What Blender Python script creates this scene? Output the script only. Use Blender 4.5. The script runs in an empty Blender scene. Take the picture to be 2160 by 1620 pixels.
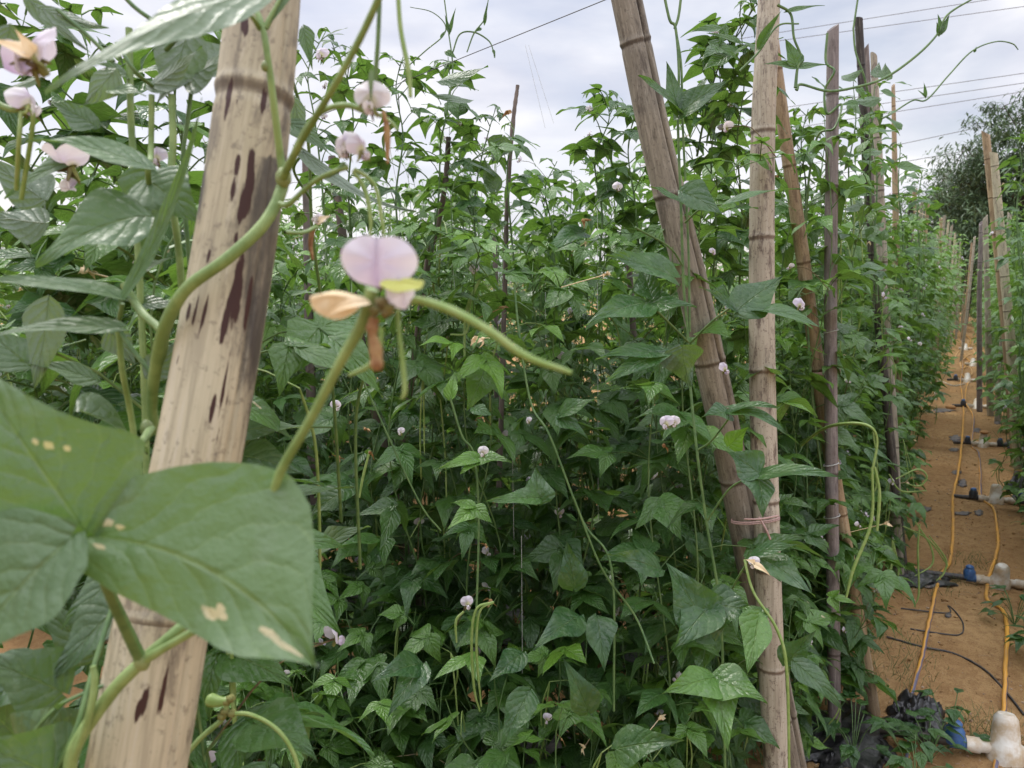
import bpy, math, random
import numpy as np
from mathutils import Vector, Matrix, Euler

R = math.radians
SC = bpy.context.scene
# ------------------------------------------------------------------ camera
F = 1632.0
PITCH, YAW = R(7.7), R(30.0)
CAM = Vector((0.0, 0.0, 1.43))
cd = bpy.data.cameras.new('camera'); cam = bpy.data.objects.new('camera', cd)
SC.collection.objects.link(cam)
cam.location = CAM; cam.rotation_euler = (math.pi/2 - PITCH, 0, YAW)
cd.sensor_width = 36; cd.lens = 36*F/2160.0
cd.clip_start = .02; cd.clip_end = 2000
cd.dof.use_dof = True; cd.dof.focus_distance = 1.5; cd.dof.aperture_fstop = 11.0
SC.camera = cam
CR = Euler((math.pi/2 - PITCH, 0, YAW)).to_matrix()
CRI = CR.transposed()
RIGHT = CR @ Vector((1,0,0)); UPV = CR @ Vector((0,1,0)); FWD = CR @ Vector((0,0,-1))
def P(px, py, d):
    return CAM + CR @ Vector(((px-1080)/F*d, -(py-810)/F*d, -d))
def proj(p):
    q = CRI @ (Vector(p) - CAM)
    d = -q.z
    return 1080 + q.x/d*F, 810 - q.y/d*F, d

# ------------------------------------------------------------------ world: overcast sky with thin blue gaps
SUN_EL, SUN_ROT = R(52), R(-75)
world = bpy.data.worlds.new('World'); SC.world = world; world.use_nodes = True
nt = world.node_tree; nt.nodes.clear()
def N(nt, t, **kw):
    n = nt.nodes.new(t)
    for k, v in kw.items():
        if k.startswith('i_'):
            n.inputs[k[2:]].default_value = v
        else: setattr(n, k, v)
    return n
def link(nt, a, b): nt.links.new(a, b)
wo = N(nt, 'ShaderNodeOutputWorld'); bg = N(nt, 'ShaderNodeBackground'); bg.inputs['Strength'].default_value = .1
sky = N(nt, 'ShaderNodeTexSky', sky_type='NISHITA', sun_disc=False, sun_elevation=SUN_EL, sun_rotation=SUN_ROT)
tc = N(nt, 'ShaderNodeTexCoord')
mp = N(nt, 'ShaderNodeMapping'); mp.inputs['Scale'].default_value = (1.3, 1.3, 4.2); mp.inputs['Location'].default_value = (.32, .1, .4)
link(nt, tc.outputs['Generated'], mp.inputs['Vector'])
nz = N(nt, 'ShaderNodeTexNoise'); nz.inputs['Scale'].default_value = 1.9; nz.inputs['Detail'].default_value = 7; nz.inputs['Roughness'].default_value = .52
nz.inputs['Distortion'].default_value = .35
link(nt, mp.outputs[0], nz.inputs['Vector'])
cr = N(nt, 'ShaderNodeValToRGB'); cr.color_ramp.elements[0].position = .36; cr.color_ramp.elements[1].position = .56
cr.color_ramp.elements[0].color = (.42,.42,.42,1); cr.color_ramp.elements[1].color = (1,1,1,1)
link(nt, nz.outputs['Fac'], cr.inputs[0])
nz2 = N(nt, 'ShaderNodeTexNoise'); nz2.inputs['Scale'].default_value = 3.7; nz2.inputs['Detail'].default_value = 6
link(nt, mp.outputs[0], nz2.inputs['Vector'])
cc = N(nt, 'ShaderNodeValToRGB'); cc.color_ramp.elements[0].position = .3; cc.color_ramp.elements[1].position = .7
cc.color_ramp.elements[0].color = (5.3,5.45,6.4,1); cc.color_ramp.elements[1].color = (8.4,8.35,8.6,1)
link(nt, nz2.outputs['Fac'], cc.inputs[0])
mx = N(nt, 'ShaderNodeMix', data_type='RGBA')
sk2 = N(nt, 'ShaderNodeMix', data_type='RGBA', blend_type='MULTIPLY'); sk2.inputs[0].default_value = 1
sk2.inputs[7].default_value = (1.35,1.12,1.0,1)
link(nt, sky.outputs[0], sk2.inputs[6])
link(nt, cr.outputs[0], mx.inputs[0]); link(nt, sk2.outputs[2], mx.inputs[6]); link(nt, cc.outputs[0], mx.inputs[7])
# overcast sky is brightest overhead
sp = N(nt, 'ShaderNodeSeparateXYZ'); link(nt, tc.outputs['Generated'], sp.inputs[0])
mr = N(nt, 'ShaderNodeMapRange'); mr.inputs['From Min'].default_value = .35; mr.inputs['From Max'].default_value = .9
mr.inputs['To Min'].default_value = 1.0; mr.inputs['To Max'].default_value = 3.3
link(nt, sp.outputs['Z'], mr.inputs['Value'])
ml = N(nt, 'ShaderNodeVectorMath', operation='SCALE'); link(nt, mx.outputs[2], ml.inputs[0]); link(nt, mr.outputs[0], ml.inputs['Scale'])
link(nt, ml.outputs[0], bg.inputs['Color']); link(nt, bg.outputs[0], wo.inputs['Surface'])

sl = bpy.data.lights.new('sun', 'SUN'); sl.energy = 1.5; sl.angle = R(12); sl.color = (1.0, .96, .9)
so = bpy.data.objects.new('sun', sl); SC.collection.objects.link(so)
# Nishita: rotation measured from +Y clockwise
az = SUN_ROT
sd = Vector((math.sin(az)*math.cos(SUN_EL), math.cos(az)*math.cos(SUN_EL), math.sin(SUN_EL)))
so.rotation_euler = sd.to_track_quat('Z', 'Y').to_euler()
SC.view_settings.view_transform = 'Standard'; SC.view_settings.look = 'None'
SC.view_settings.exposure = 0.42; SC.view_settings.gamma = 1.0
SC.cycles.max_bounces = 7; SC.cycles.transmission_bounces = 4; SC.cycles.diffuse_bounces = 4
SC.cycles.caustics_reflective = False; SC.cycles.caustics_refractive = False

# ------------------------------------------------------------------ materials
def newmat(name):
    m = bpy.data.materials.new(name); m.use_nodes = True; m.node_tree.nodes.clear()
    return m, m.node_tree
def mth(t, op, a, b=None, c=None, clamp=False):
    n = t.nodes.new('ShaderNodeMath'); n.operation = op; n.use_clamp = clamp
    for i, x in enumerate((a, b, c)):
        if x is None: continue
        if isinstance(x, (int, float)): n.inputs[i].default_value = x
        else: t.links.new(x, n.inputs[i])
    return n.outputs[0]
def mixc(t, f, a, b, mode='MIX'):
    n = t.nodes.new('ShaderNodeMix'); n.data_type = 'RGBA'; n.blend_type = mode
    for i, x in ((0, f), (6, a), (7, b)):
        if isinstance(x, (int, float)): n.inputs[i].default_value = x
        elif isinstance(x, tuple): n.inputs[i].default_value = (x[0], x[1], x[2], 1)
        else: t.links.new(x, n.inputs[i])
    return n.outputs[2]
def ramp(t, f, p0, p1, c0=0., c1=1.):
    n = t.nodes.new('ShaderNodeMapRange'); n.clamp = True; n.interpolation_type = 'SMOOTHSTEP'
    t.links.new(f, n.inputs[0])
    for i, x in zip((1,2,3,4), (p0,p1,c0,c1)): n.inputs[i].default_value = x
    return n.outputs[0]
def noise(t, vec, scale, detail=4, rough=.5, dist=0):
    n = t.nodes.new('ShaderNodeTexNoise'); n.inputs['Scale'].default_value = scale
    n.inputs['Detail'].default_value = detail; n.inputs['Roughness'].default_value = rough; n.inputs['Distortion'].default_value = dist
    if vec is not None: t.links.new(vec, n.inputs['Vector'])
    return n.outputs['Fac']
def bumpn(t, h, strength, dist):
    n = t.nodes.new('ShaderNodeBump'); n.inputs['Strength'].default_value = strength; n.inputs['Distance'].default_value = dist
    t.links.new(h, n.inputs['Height']); return n.outputs[0]

def leaf_material(name, dark, young, under, rough=.33, transl=.36, nveins=6.2, bump=1.0, veinamt=.26):
    m, t = newmat(name)
    out = N(t, 'ShaderNodeOutputMaterial'); pb = N(t, 'ShaderNodeBsdfPrincipled')
    uv = N(t, 'ShaderNodeUVMap'); uv.uv_map = 'uv'
    s = N(t, 'ShaderNodeSeparateXYZ'); link(t, uv.outputs[0], s.inputs[0])
    u = s.outputs[0]; v = s.outputs[1]
    av = mth(t, 'ABSOLUTE', mth(t, 'MULTIPLY_ADD', v, 2.0, -1.0))
    tc = N(t, 'ShaderNodeTexCoord')
    nz = noise(t, tc.outputs['Object'], 28, 3)
    pk = noise(t, tc.outputs['Object'], 75, 3, .55)
    nf = noise(t, tc.outputs['Object'], 160, 3, .6)
    at = N(t, 'ShaderNodeAttribute'); at.attribute_name = 'tint'
    sa = N(t, 'ShaderNodeSeparateColor'); link(t, at.outputs['Color'], sa.inputs[0])
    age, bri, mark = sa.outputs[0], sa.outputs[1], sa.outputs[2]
    q = mth(t, 'MULTIPLY_ADD', mth(t, 'MULTIPLY_ADD', mth(t, 'POWER', av, .8), -.36, u), nveins, mth(t, 'MULTIPLY', nz, 1.7))
    fr = mth(t, 'FRACT', q)
    tri = mth(t, 'ABSOLUTE', mth(t, 'SUBTRACT', fr, .5))          # .5 at the vein, 0 between
    sec = ramp(t, tri, .45, .5)
    mid = ramp(t, av, .055, .0)
    vein = mth(t, 'MAXIMUM', mth(t, 'MULTIPLY', sec, .55), mid)
    col = mixc(t, age, dark, young)
    col = mixc(t, mth(t, 'MULTIPLY', ramp(t, nz, .35, .7), .35), col, mixc(t, .5, col, young))
    col = mixc(t, mth(t, 'MULTIPLY', vein, veinamt), col, (.22,.30,.12))
    back = N(t, 'ShaderNodeNewGeometry').outputs['Backfacing']
    col = mixc(t, mth(t, 'MULTIPLY', back, .75), col, under)
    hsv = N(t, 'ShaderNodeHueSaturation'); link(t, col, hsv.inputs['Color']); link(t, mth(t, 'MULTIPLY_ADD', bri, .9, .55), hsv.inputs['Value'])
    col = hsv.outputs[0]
    mk = ramp(t, mth(t, 'ADD', mark, mth(t, 'MULTIPLY', mth(t, 'SUBTRACT', pk, .5), 1.5)), .36, .55)
    mk = mth(t, 'MULTIPLY', mk, ramp(t, mark, .02, .12))
    col = mixc(t, mk, col, (.58,.50,.30))
    painted_sheen = ramp(t, noise(t, tc.outputs['Object'], 52, 4, .6), .52, .68)  # blotchy pale sheen painted into the leaf colour, not a reflection
    col = mixc(t, mth(t, 'MULTIPLY', painted_sheen, .28), col, (.20,.27,.18))
    speck = ramp(t, noise(t, tc.outputs['Object'], 420, 2, .5), .70, .76)
    col = mixc(t, mth(t, 'MULTIPLY', speck, .3), col, (.3,.32,.2))
    link(t, col, pb.inputs['Base Color'])
    link(t, ramp(t, nz, .3, .7, rough-.07, rough+.12), pb.inputs['Roughness'])
    pb.inputs['Specular IOR Level'].default_value = .65
    h = mth(t, 'ADD', mth(t, 'ADD', mth(t, 'MULTIPLY', mth(t, 'MULTIPLY', tri, tri), -1.5), mth(t, 'MULTIPLY', pk, 1.5)), mth(t, 'MULTIPLY', mid, -.5))
    h = mth(t, 'ADD', h, mth(t, 'MULTIPLY', nf, .55))
    bn = bumpn(t, h, .75*bump, .0022); link(t, bn, pb.inputs['Normal'])
    tr = N(t, 'ShaderNodeBsdfTranslucent')
    link(t, mixc(t, .55, mixc(t, 1.0, col, (1.5,1.7,.7), 'MULTIPLY'), (.16,.30,.03)), tr.inputs['Color']); link(t, bn, tr.inputs['Normal'])
    ms = N(t, 'ShaderNodeMixShader'); ms.inputs[0].default_value = transl
    link(t, pb.outputs[0], ms.inputs[1]); link(t, tr.outputs[0], ms.inputs[2]); link(t, ms.outputs[0], out.inputs[0])
    return m

def simple(name, c0, c1, scale=30, rough=.6, bump=.3, bd=.002, transl=0, attr=None, spec=.5, stretch=(1,1,1)):
    m, t = newmat(name); out = N(t, 'ShaderNodeOutputMaterial'); pb = N(t, 'ShaderNodeBsdfPrincipled')
    tc = N(t, 'ShaderNodeTexCoord'); mp = N(t, 'ShaderNodeMapping'); mp.inputs['Scale'].default_value = stretch
    link(t, tc.outputs['Object'], mp.inputs[0])
    nz = noise(t, mp.outputs[0], scale, 5, .6)
    col = mixc(t, ramp(t, nz, .35, .65), c0, c1)
    if attr:
        at = N(t, 'ShaderNodeAttribute'); at.attribute_name = 'tint'
        sa = N(t, 'ShaderNodeSeparateColor'); link(t, at.outputs['Color'], sa.inputs[0])
        col = mixc(t, sa.outputs[0], col, attr)
    link(t, col, pb.inputs['Base Color']); pb.inputs['Roughness'].default_value = rough; pb.inputs['Specular IOR Level'].default_value = spec
    link(t, bumpn(t, nz, bump, bd), pb.inputs['Normal'])
    if transl:
        tr = N(t, 'ShaderNodeBsdfTranslucent'); link(t, col, tr.inputs[0])
        ms = N(t, 'ShaderNodeMixShader'); ms.inputs[0].default_value = transl
        link(t, pb.outputs[0], ms.inputs[1]); link(t, tr.outputs[0], ms.inputs[2]); link(t, ms.outputs[0], out.inputs[0])
    else: link(t, pb.outputs[0], out.inputs[0])
    return m

def bamboo_mat(name, light, mid, dark, stain=.5, soot=0.0, rough=.6):
    m, t = newmat(name); out = N(t, 'ShaderNodeOutputMaterial'); pb = N(t, 'ShaderNodeBsdfPrincipled')
    tc = N(t, 'ShaderNodeTexCoord'); oi = N(t, 'ShaderNodeObjectInfo')
    ad = N(t, 'ShaderNodeVectorMath', operation='ADD'); link(t, tc.outputs['Object'], ad.inputs[0])
    cx = N(t, 'ShaderNodeCombineXYZ'); r100 = mth(t, 'MULTIPLY', oi.outputs['Random'], 40)
    for i in range(3): link(t, r100, cx.inputs[i])
    link(t, cx.outputs[0], ad.inputs[1])
    mp = N(t, 'ShaderNodeMapping'); mp.inputs['Scale'].default_value = (1,1,.045); link(t, ad.outputs[0], mp.inputs[0])
    mp2 = N(t, 'ShaderNodeMapping'); mp2.inputs['Scale'].default_value = (1,1,.25); link(t, ad.outputs[0], mp2.inputs[0])
    fib = noise(t, mp.outputs[0], 190, 5, .7)
    st = noise(t, mp2.outputs[0], 48, 6, .72)
    big = noise(t, ad.outputs[0], 3.2, 3)
    sp = noise(t, ad.outputs[0], 150, 4, .7)
    col = mixc(t, ramp(t, big, .35, .65), light, mid)
    col = mixc(t, mth(t, 'MULTIPLY', ramp(t, fib, .46, .62), .55), col, mixc(t, .35, mid, dark))
    col = mixc(t, mth(t, 'MULTIPLY', ramp(t, fib, .46, .36), .35), col, mixc(t, .5, light, (.62,.58,.52)))
    col = mixc(t, mth(t, 'MULTIPLY', ramp(t, st, .51, .64), stain), col, dark)
    col = mixc(t, mth(t, 'MULTIPLY', ramp(t, sp, .56, .66), stain*.75), col, dark)
    at = N(t, 'ShaderNodeAttribute'); at.attribute_name = 'tint'
    sa = N(t, 'ShaderNodeSeparateColor'); link(t, at.outputs['Color'], sa.inputs[0])
    ring, blot, gr = sa.outputs
    nb = noise(t, mp2.outputs[0], 150, 3, .6)
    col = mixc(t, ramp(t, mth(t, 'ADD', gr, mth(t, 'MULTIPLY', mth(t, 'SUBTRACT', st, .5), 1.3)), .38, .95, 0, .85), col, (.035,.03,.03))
    col = mixc(t, mth(t, 'MULTIPLY', ramp(t, mth(t, 'ADD', ring, mth(t, 'MULTIPLY', mth(t, 'SUBTRACT', sp, .5), .6)), .35, .8), .75), col, dark)
    col = mixc(t, ramp(t, mth(t, 'ADD', blot, mth(t, 'MULTIPLY', mth(t, 'SUBTRACT', nb, .5), 1.1)), .44, .58), col, (.045,.016,.012))
    link(t, col, pb.inputs['Base Color']); pb.inputs['Roughness'].default_value = rough; pb.inputs['Specular IOR Level'].default_value = .35
    link(t, bumpn(t, mth(t, 'ADD', mth(t, 'MULTIPLY', fib, .8), mth(t, 'MULTIPLY', st, .8)), .35, .0012), pb.inputs['Normal'])
    link(t, pb.outputs[0], out.inputs[0]); return m

def petal_mat(name, edge, centre, base):
    m, t = newmat(name); out = N(t, 'ShaderNodeOutputMaterial'); pb = N(t, 'ShaderNodeBsdfPrincipled')
    at = N(t, 'ShaderNodeAttribute'); at.attribute_name = 'tint'
    sa = N(t, 'ShaderNodeSeparateColor'); link(t, at.outputs['Color'], sa.inputs[0])
    tc = N(t, 'ShaderNodeTexCoord'); nz = noise(t, tc.outputs['Object'], 180, 3)
    col = mixc(t, mth(t, 'ADD', sa.outputs[0], mth(t, 'MULTIPLY', mth(t, 'SUBTRACT', nz, .5), .3), clamp=True), edge, centre)
    col = mixc(t, sa.outputs[1], col, base)
    link(t, col, pb.inputs['Base Color']); pb.inputs['Roughness'].default_value = .55
    tr = N(t, 'ShaderNodeBsdfTranslucent'); link(t, col, tr.inputs[0])
    link(t, bumpn(t, nz, .3, .001), pb.inputs['Normal'])
    ms = N(t, 'ShaderNodeMixShader'); ms.inputs[0].default_value = .35
    link(t, pb.outputs[0], ms.inputs[1]); link(t, tr.outputs[0], ms.inputs[2]); link(t, ms.outputs[0], out.inputs[0])
    return m

M = {}
M['leaf'] = leaf_material('bean_leaf', (.028,.085,.032), (.13,.27,.030), (.09,.150,.07), bump=1.25)
M['leaf_big'] = leaf_material('bean_leaf_close', (.065,.125,.058), (.15,.24,.085), (.15,.20,.14), nveins=6, bump=1.1, rough=.42, veinamt=.40)
M['leaf_far'] = leaf_material('bean_leaf_far', (.040,.100,.032), (.125,.25,.04), (.10,.16,.08), rough=.45)
M['tree_leaf'] = simple('tree_leaf', (.075,.125,.065), (.11,.17,.08), 3, .5, .1, .01, transl=.2)
M['stem'] = simple('green_stem', (.14,.225,.06), (.25,.35,.12), 38, .5, .9, .0015, attr=(.22,.20,.10))
M['stem_dark'] = simple('dark_green_stem', (.06,.13,.035), (.12,.20,.06), 60, .5, .4, .001, attr=(.22,.20,.10))
M['pod'] = simple('green_pod', (.20,.31,.07), (.28,.37,.12), 90, .45, .3, .001, transl=.1, attr=(.33,.30,.16))
M['dry'] = simple('dry_petal', (.42,.27,.12), (.25,.12,.05), 160, .8, .6, .002, transl=.15)
M['cream'] = simple('faded_petal', (.84,.70,.48), (.78,.60,.36), 90, .7, .4, .001, transl=.25)
M['calyx'] = simple('brown_calyx', (.16,.12,.04), (.08,.05,.025), 240, .8, .8, .003, attr=(.25,.28,.07))
M['petal'] = petal_mat('violet_petal', (.72,.67,.73), (.50,.39,.60), (.62,.66,.18))
M['petal_pale'] = petal_mat('pale_petal', (.78,.74,.74), (.55,.44,.64), (.55,.55,.25))
M['bam_grey'] = bamboo_mat('weathered_bamboo', (.40,.355,.28), (.30,.262,.20), (.07,.05,.045), .55)
M['bam_spot'] = bamboo_mat('spotted_bamboo', (.46,.41,.325), (.36,.318,.245), (.09,.06,.05), .85)
M['bam_dim'] = bamboo_mat('dull_bamboo', (.27,.24,.19), (.20,.178,.142), (.05,.038,.032), .6)
M['bam_pale'] = bamboo_mat('pale_bamboo', (.50,.445,.31), (.375,.33,.225), (.09,.07,.055), .6, rough=.55)
M['bam_tan'] = bamboo_mat('tan_bamboo', (.40,.29,.17), (.30,.215,.13), (.09,.05,.03), .6, rough=.45)
M['bam_dark'] = bamboo_mat('charred_bamboo', (.085,.07,.06), (.045,.038,.036), (.012,.011,.011), .7)
M['bam_slate'] = bamboo_mat('slate_bamboo', (.22,.185,.175), (.165,.135,.125), (.06,.045,.04), .6)
M['string'] = simple('pink_string', (.50,.33,.29), (.40,.25,.22), 300, .6, .5, .001, transl=.1)
M['twine'] = simple('pale_twine', (.5,.5,.46), (.4,.4,.38), 200, .6, .2, .001)
M['wire'] = simple('cable', (.10,.10,.11), (.13,.13,.14), 20, .6, .1, .001)
M['pvc'] = simple('white_pvc', (.66,.63,.56), (.47,.36,.23), 22, .45, .3, .002)
M['cap'] = simple('black_cap', (.02,.022,.028), (.04,.045,.055), 60, .35, .2, .001)
M['blue'] = simple('blue_valve', (.04,.10,.26), (.06,.15,.33), 60, .35, .2, .001)
M['film'] = simple('black_film', (.012,.012,.014), (.045,.042,.042), 22, .33, .9, .01, spec=.6)
M['film_dusty'] = simple('dusty_film', (.05,.05,.055), (.16,.12,.09), 30, .55, .6, .004)
M['tape'] = simple('drip_tape', (.02,.02,.022), (.07,.055,.045), 40, .5, .3, .002)
M['hose'] = simple('yellow_hose', (.72,.36,.045), (.60,.30,.07), 9, .42, .15, .002, attr=(.12,.11,.16))
M['hose_dusty'] = simple('dusty_hose', (.62,.38,.14), (.48,.27,.12), 9, .55, .15, .002, attr=(.16,.13,.16))
M['stick'] = simple('grey_stick', (.17,.13,.11), (.09,.07,.06), 60, .8, .7, .004, stretch=(1,1,.2))
M['bark'] = simple('bark', (.10,.08,.06), (.06,.05,.04), 8, .9, .8, .02)
M['stone'] = simple('stone', (.30,.18,.10), (.44,.34,.24), 40, .8, .5, .003)
M['rock'] = simple('ochre_rock', (.50,.27,.10), (.40,.20,.08), 30, .8, .5, .006)
M['grass'] = simple('grass_blade', (.10,.16,.04), (.17,.20,.07), 40, .6, .1, .001, transl=.25)
M['straw'] = simple('straw', (.42,.30,.16), (.30,.19,.10), 60, .8, .3, .001)

m, t = newmat('sandy_soil'); M['soil'] = m
out = N(t, 'ShaderNodeOutputMaterial'); pb = N(t, 'ShaderNodeBsdfPrincipled'); tcn = N(t, 'ShaderNodeTexCoord')
o = tcn.outputs['Object']
a = noise(t, o, 2.3, 5, .6); b = noise(t, o, 26, 5, .7); c = noise(t, o, 170, 4, .7); g = noise(t, o, 430, 2, .6)
col = mixc(t, ramp(t, a, .35, .65), (.35,.205,.088), (.45,.285,.13))
col = mixc(t, mth(t, 'MULTIPLY', ramp(t, b, .42, .62), .5), col, (.24,.13,.055))
col = mixc(t, mth(t, 'MULTIPLY', ramp(t, c, .52, .68), .55), col, (.17,.075,.03))
col = mixc(t, mth(t, 'MULTIPLY', ramp(t, g, .62, .72), .55), col, (.60,.45,.30))
link(t, col, pb.inputs['Base Color']); pb.inputs['Roughness'].default_value = .95; pb.inputs['Specular IOR Level'].default_value = .15
hh = mth(t, 'ADD', mth(t, 'MULTIPLY', b, 1.0), mth(t, 'ADD', mth(t, 'MULTIPLY', c, .55), mth(t, 'MULTIPLY', g, .25)))
link(t, bumpn(t, hh, .9, .012), pb.inputs['Normal']); link(t, pb.outputs[0], out.inputs[0])

# ------------------------------------------------------------------ mesh helpers
class MB:
    def __init__(s): s.v=[]; s.f=[]; s.uv=[]; s.c=[]; s.n=0; s.mi=[]; s.cur=0
    def grid(s, pts, nu, nv, uv, col):
        # pts (nu+1)*(nv+1) array
        base = s.n
        s.v.append(pts); s.uv.append(uv); s.c.append(col); s.n += len(pts)
        i = np.arange(nu)[:,None]*(nv+1) + np.arange(nv)[None,:]
        i = i.ravel() + base
        s.f.append(np.stack([i, i+1, i+nv+2, i+nv+1], 1)); s.mi.append(np.full(len(i), s.cur))
    def tube(s, pts, rad, sides=6, col=(0,0,0), cap=True):
        pts = [Vector(p) for p in pts]; n = len(pts)
        if not hasattr(rad, '__len__'): rad = [rad]*n
        if not isinstance(col, list): col = [col]*n
        arr = np.zeros((n, sides+1, 3)); prev = None
        ang = np.linspace(0, 2*math.pi, sides+1)
        for k in range(n):
            tg = (pts[min(k+1,n-1)] - pts[max(k-1,0)])
            tg = tg.normalized() if tg.length > 1e-9 else Vector((0,0,1))
            if prev is None:
                a = Vector((1,0,0)) if abs(tg.x) < .9 else Vector((0,1,0))
            else: a = prev
            x = (a - tg*a.dot(tg)).normalized(); y = tg.cross(x); prev = x
            arr[k] = np.array(pts[k])[None,:] + rad[k]*(np.cos(ang)[:,None]*np.array(x)[None,:] + np.sin(ang)[:,None]*np.array(y)[None,:])
        uv = np.zeros((n, sides+1, 2)); uv[:,:,0] = np.linspace(0,1,n)[:,None]; uv[:,:,1] = np.linspace(0,1,sides+1)[None,:]
        cc = np.zeros((n, sides+1, 4)); cc[:,:,3] = 1; cc[:,:,:3] = np.array(col)[:,None,:]
        s.grid(arr.reshape(-1,3), n-1, sides, uv.reshape(-1,2), cc.reshape(-1,4))
        if cap:
            for k in (0, n-1):
                if rad[k] > .0015:
                    b0 = s.n; ring = arr[k][:-1]
                    ctr = np.array(pts[k])[None,:]
                    s.v.append(np.vstack([ring, ctr])); s.uv.append(np.zeros((sides+1,2))); s.c.append(np.tile(cc[k,0], (sides+1,1))); s.n += sides+1
                    for j in range(sides):
                        q = [b0+j, b0+(j+1)%sides, b0+sides, b0+sides]
                        s.f.append(np.array([q])); s.mi.append(np.array([s.cur]))
    def ball(s, c, r, nu=6, nv=8, col=(0,0,0), jitter=0, rng=None):
        th = np.linspace(0, math.pi, nu+1)[:,None]; ph = np.linspace(0, 2*math.pi, nv+1)[None,:]
        r = np.array(r if hasattr(r,'__len__') else (r,r,r))
        p = np.stack([np.sin(th)*np.cos(ph), np.sin(th)*np.sin(ph), np.cos(th)*np.ones_like(ph)], -1)
        if jitter:
            k = 1 + jitter*(np.sin(p[...,0]*7+c[0]*91)*np.cos(p[...,1]*6+c[1]*57)+.6*np.sin(p[...,2]*9+c[2]*33))
            p = p*k[...,None]
        p = p*r + np.array(c)
        cc = np.zeros((nu+1, nv+1, 4)); cc[...,3]=1; cc[...,:3]=col
        s.grid(p.reshape(-1,3), nu, nv, np.zeros(((nu+1)*(nv+1),2)), cc.reshape(-1,4))
    def build(s, name, mat, parent=None, smooth=True, link_=True):
        me = bpy.data.meshes.new(name)
        off = np.array(parent.location if parent is not None and parent.type=='EMPTY' else (0,0,0)) if s.n else 0
        if parent is not None and parent.parent is not None and parent.parent.type == 'EMPTY': off = np.array(parent.parent.location)
        v = np.vstack(s.v) - (off if not getattr(s,'local',False) else 0)
        f = np.vstack(s.f); uv = np.vstack(s.uv); c = np.vstack(s.c); mi = np.concatenate(s.mi)
        tri = f[:,2]==f[:,3]
        cnt = np.where(tri, 3, 4); starts = np.concatenate([[0], np.cumsum(cnt)[:-1]])
        mask = np.ones_like(f, bool); mask[tri,3] = False
        li = f[mask]
        me.vertices.add(len(v)); me.vertices.foreach_set('co', v.astype(np.float32).ravel())
        me.loops.add(len(li)); me.loops.foreach_set('vertex_index', li.astype(np.int32))
        me.polygons.add(len(f)); me.polygons.foreach_set('loop_start', starts.astype(np.int32)); me.polygons.foreach_set('loop_total', cnt.astype(np.int32))
        me.update(calc_edges=True)
        ul = me.uv_layers.new(name='uv'); ul.data.foreach_set('uv', uv[li].astype(np.float32).ravel())
        ca = me.color_attributes.new('tint', 'FLOAT_COLOR', 'POINT'); ca.data.foreach_set('color', c.astype(np.float32).ravel())
        me.polygons.foreach_set('use_smooth', np.full(len(f), smooth))
        mats = mat if isinstance(mat, (list,tuple)) else [mat]
        for q in mats: me.materials.append(q)
        if len(mats) > 1: me.polygons.foreach_set('material_index', mi.astype(np.int32))
        me.update()
        o = bpy.data.objects.new(name, me)
        if link_: SC.collection.objects.link(o)
        if parent is not None: o.parent = parent
        return o
def tag(o, label=None, cat=None, group=None, kind=None):
    if label: o['label'] = label
    if cat: o['category'] = cat
    if group: o['group'] = group
    if kind: o['kind'] = kind
    return o
def empty(name, loc, label=None, cat=None, group=None):
    o = bpy.data.objects.new(name, None); o.empty_display_size = .05; SC.collection.objects.link(o); o.location = loc
    return tag(o, label, cat, group)
def spline(pts, n=6):
    pts = [Vector(p) for p in pts]
    if len(pts) < 3: return [pts[0].lerp(pts[-1], i/n) for i in range(n+1)]
    q = [pts[0]*2-pts[1]] + pts + [pts[-1]*2-pts[-2]]; out=[]
    for i in range(1, len(q)-2):
        p0,p1,p2,p3 = q[i-1:i+3]
        for k in range(n):
            t=k/n
            out.append(.5*((2*p1)+(p2-p0)*t+(2*p0-5*p1+4*p2-p3)*t*t+(3*p1-p0-3*p2+p3)*t**3))
    out.append(pts[-1]); return out

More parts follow.
